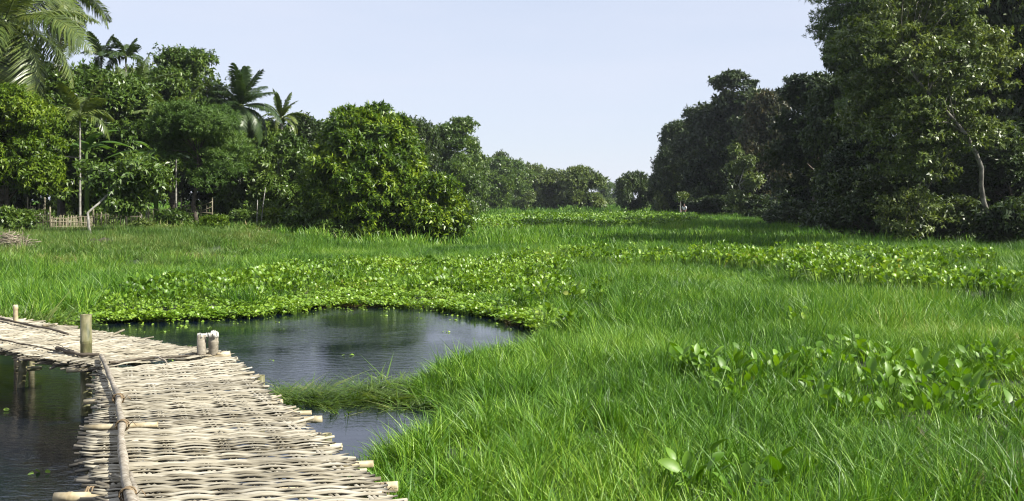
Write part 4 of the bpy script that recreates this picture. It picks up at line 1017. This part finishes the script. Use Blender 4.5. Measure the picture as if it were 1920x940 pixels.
for k in range(260):
    a = r.uniform(0, 6.28); q = r.uniform(0, .9); c = np.array([q * math.cos(a), q * math.sin(a) * .7, r.uniform(0, .75) * (1 - q * .6)]); dv = np.array([r.gauss(0, 1), r.gauss(0, 1), r.gauss(0, .45)]); dv /= np.linalg.norm(dv); l = r.uniform(.15, .5)
    mb.tube([c - dv * l, c + np.array([0, 0, .04]), c + dv * l], [.012, .011, .005], 4)
mb.build('branches', M['brush'], root, False)
# dark soil mound
xs = at(196, 34); root = tag(empty('soil_mound', (xs, 33.5, .3)), 'small heap of dark soil in the bank grass', 'soil heap')
an = np.linspace(0, 2 * np.pi, 18, endpoint=False); V = []; rr = np.random.default_rng(3)
for k, (q, z) in enumerate([(.95, -.1), (.85, .22), (.6, .42), (.3, .52)]):
    rad = q * (1 + .14 * rr.normal(0, 1, 18)); V.append(np.stack([rad * np.cos(an), rad * np.sin(an) * .7, z + .05 * rr.normal(0, 1, 18)], 1))
V = np.vstack(V + [np.array([[0, 0, .54]])]); Q = [(i * 18 + j, i * 18 + (j + 1) % 18, (i + 1) * 18 + (j + 1) % 18, (i + 1) * 18 + j) for i in range(3) for j in range(18)]
link('heap', mesh_np('heap', V, [Q, [(54 + j, 54 + (j + 1) % 18, 72) for j in range(18)]], M['soil']), root)
# cable strung through the left trees
mb = MB(); A = np.array([at(-120, 39), 39, zat(238, 39)]); B = np.array([at(150, 43.9), 43.9, zat(296, 43.9)])
P = [A + (B - A) * f + np.array([0, 0, -.9 * f * (1 - f)]) for f in np.linspace(0, 1, 12)]
mb.tube(P, .014, 4); tag(mb.build('cable', M['cable']), 'black cable running from the left edge to the white palm trunk', 'cable')

# ------------------------------------------------------------------ air
def haze_mat():
    m, nt, N, L, out = new_mat('air_haze')
    v = N.new('ShaderNodeVolumePrincipled'); v.inputs['Color'].default_value = (.80, .87, .97, 1); v.inputs['Density'].default_value = .00017
    v.inputs['Anisotropy'].default_value = .2
    L.new(v.outputs[0], out.inputs['Volume']); return m
mb = MB(); mb.box((0, 1150, 18.5), (1420, 1380, 21.5)); tag(mb.build('haze', haze_mat(), smooth=False), kind='stuff')

# ------------------------------------------------------------------ the person in white
def skin_mesh(name, verts, edges, radii, mat, parent, lvl=2):
    me = bpy.data.meshes.new(name); me.from_pydata(verts, edges, []); o = link(name, me, parent)
    md = o.modifiers.new('skin', 'SKIN')
    for v, rr_ in zip(me.skin_vertices[0].data, radii): v.radius = (rr_, rr_) if not isinstance(rr_, tuple) else rr_
    me.skin_vertices[0].data[0].use_root = True
    sb = o.modifiers.new('sub', 'SUBSURF'); sb.levels = 1; sb.render_levels = lvl
    me.materials.append(mat); return o
px_, pd = 1283, 108
person = tag(empty('person', (at(px_, pd), pd, .1), 2.6), 'person in a white shirt standing deep in the far grass', 'person')
V = [(0, 0, .92), (0, 0, 1.12), (0, 0, 1.34), (0, .01, 1.45), (0, .01, 1.56), (0, .02, 1.66)]; Rr = [(.15, .10), (.13, .09), (.16, .09), (.055, .055), (.085, .095), (.07, .08)]
E = [(0, 1), (1, 2), (2, 3), (3, 4), (4, 5)]
for s in (-1, 1):
    b = len(V); V += [(s * .10, 0, .84), (s * .11, .02, .48), (s * .11, 0, .08), (s * .11, .16, .03)]; Rr += [.085, .058, .04, .035]; E += [(0, b), (b, b + 1), (b + 1, b + 2), (b + 2, b + 3)]
    b = len(V); V += [(s * .19, 0, 1.36), (s * .26, .02, 1.08), (s * .24, .16, .90), (s * .23, .22, .85)]; Rr += [.055, .042, .030, .028]; E += [(2, b), (b, b + 1), (b + 1, b + 2), (b + 2, b + 3)]
    h = b + 3
    for k in range(5):
        c = len(V); fx = (k - 2) * .018; l = (.05, .075, .08, .075, .06)[k]
        V += [(s * .23 + fx, .25, .83), (s * .23 + fx * 1.3, .25 + l * .7, .81), (s * .23 + fx * 1.3, .25 + l, .78)]; Rr += [.010, .009, .008]; E += [(h, c), (c, c + 1), (c + 1, c + 2)]
body = skin_mesh('body', V, E, Rr, M['skin'], person)
skin_mesh('shirt', [(0, 0, .90), (0, 0, 1.12), (0, 0, 1.34), (0, 0, 1.42), (-.19, 0, 1.36), (-.26, .02, 1.10), (.19, 0, 1.36), (.26, .02, 1.10)], [(0, 1), (1, 2), (2, 3), (2, 4), (4, 5), (2, 6), (6, 7)],
          [(.175, .125), (.155, .115), (.18, .115), (.075, .075), .075, .065, .075, .065], M['shirt'], person)
skin_mesh('trousers', [(0, 0, .93), (-.10, 0, .82), (-.11, .02, .48), (-.11, 0, .16), (.10, 0, .82), (.11, .02, .48), (.11, 0, .16)], [(0, 1), (1, 2), (2, 3), (0, 4), (4, 5), (5, 6)], [(.165, .12), .105, .08, .07, .105, .08, .07], M['trouser'], person)
skin_mesh('hair', [(0, -.02, 1.62), (0, -.01, 1.70)], [(0, 1)], [(.09, .10), (.075, .085)], M['hair'], person)
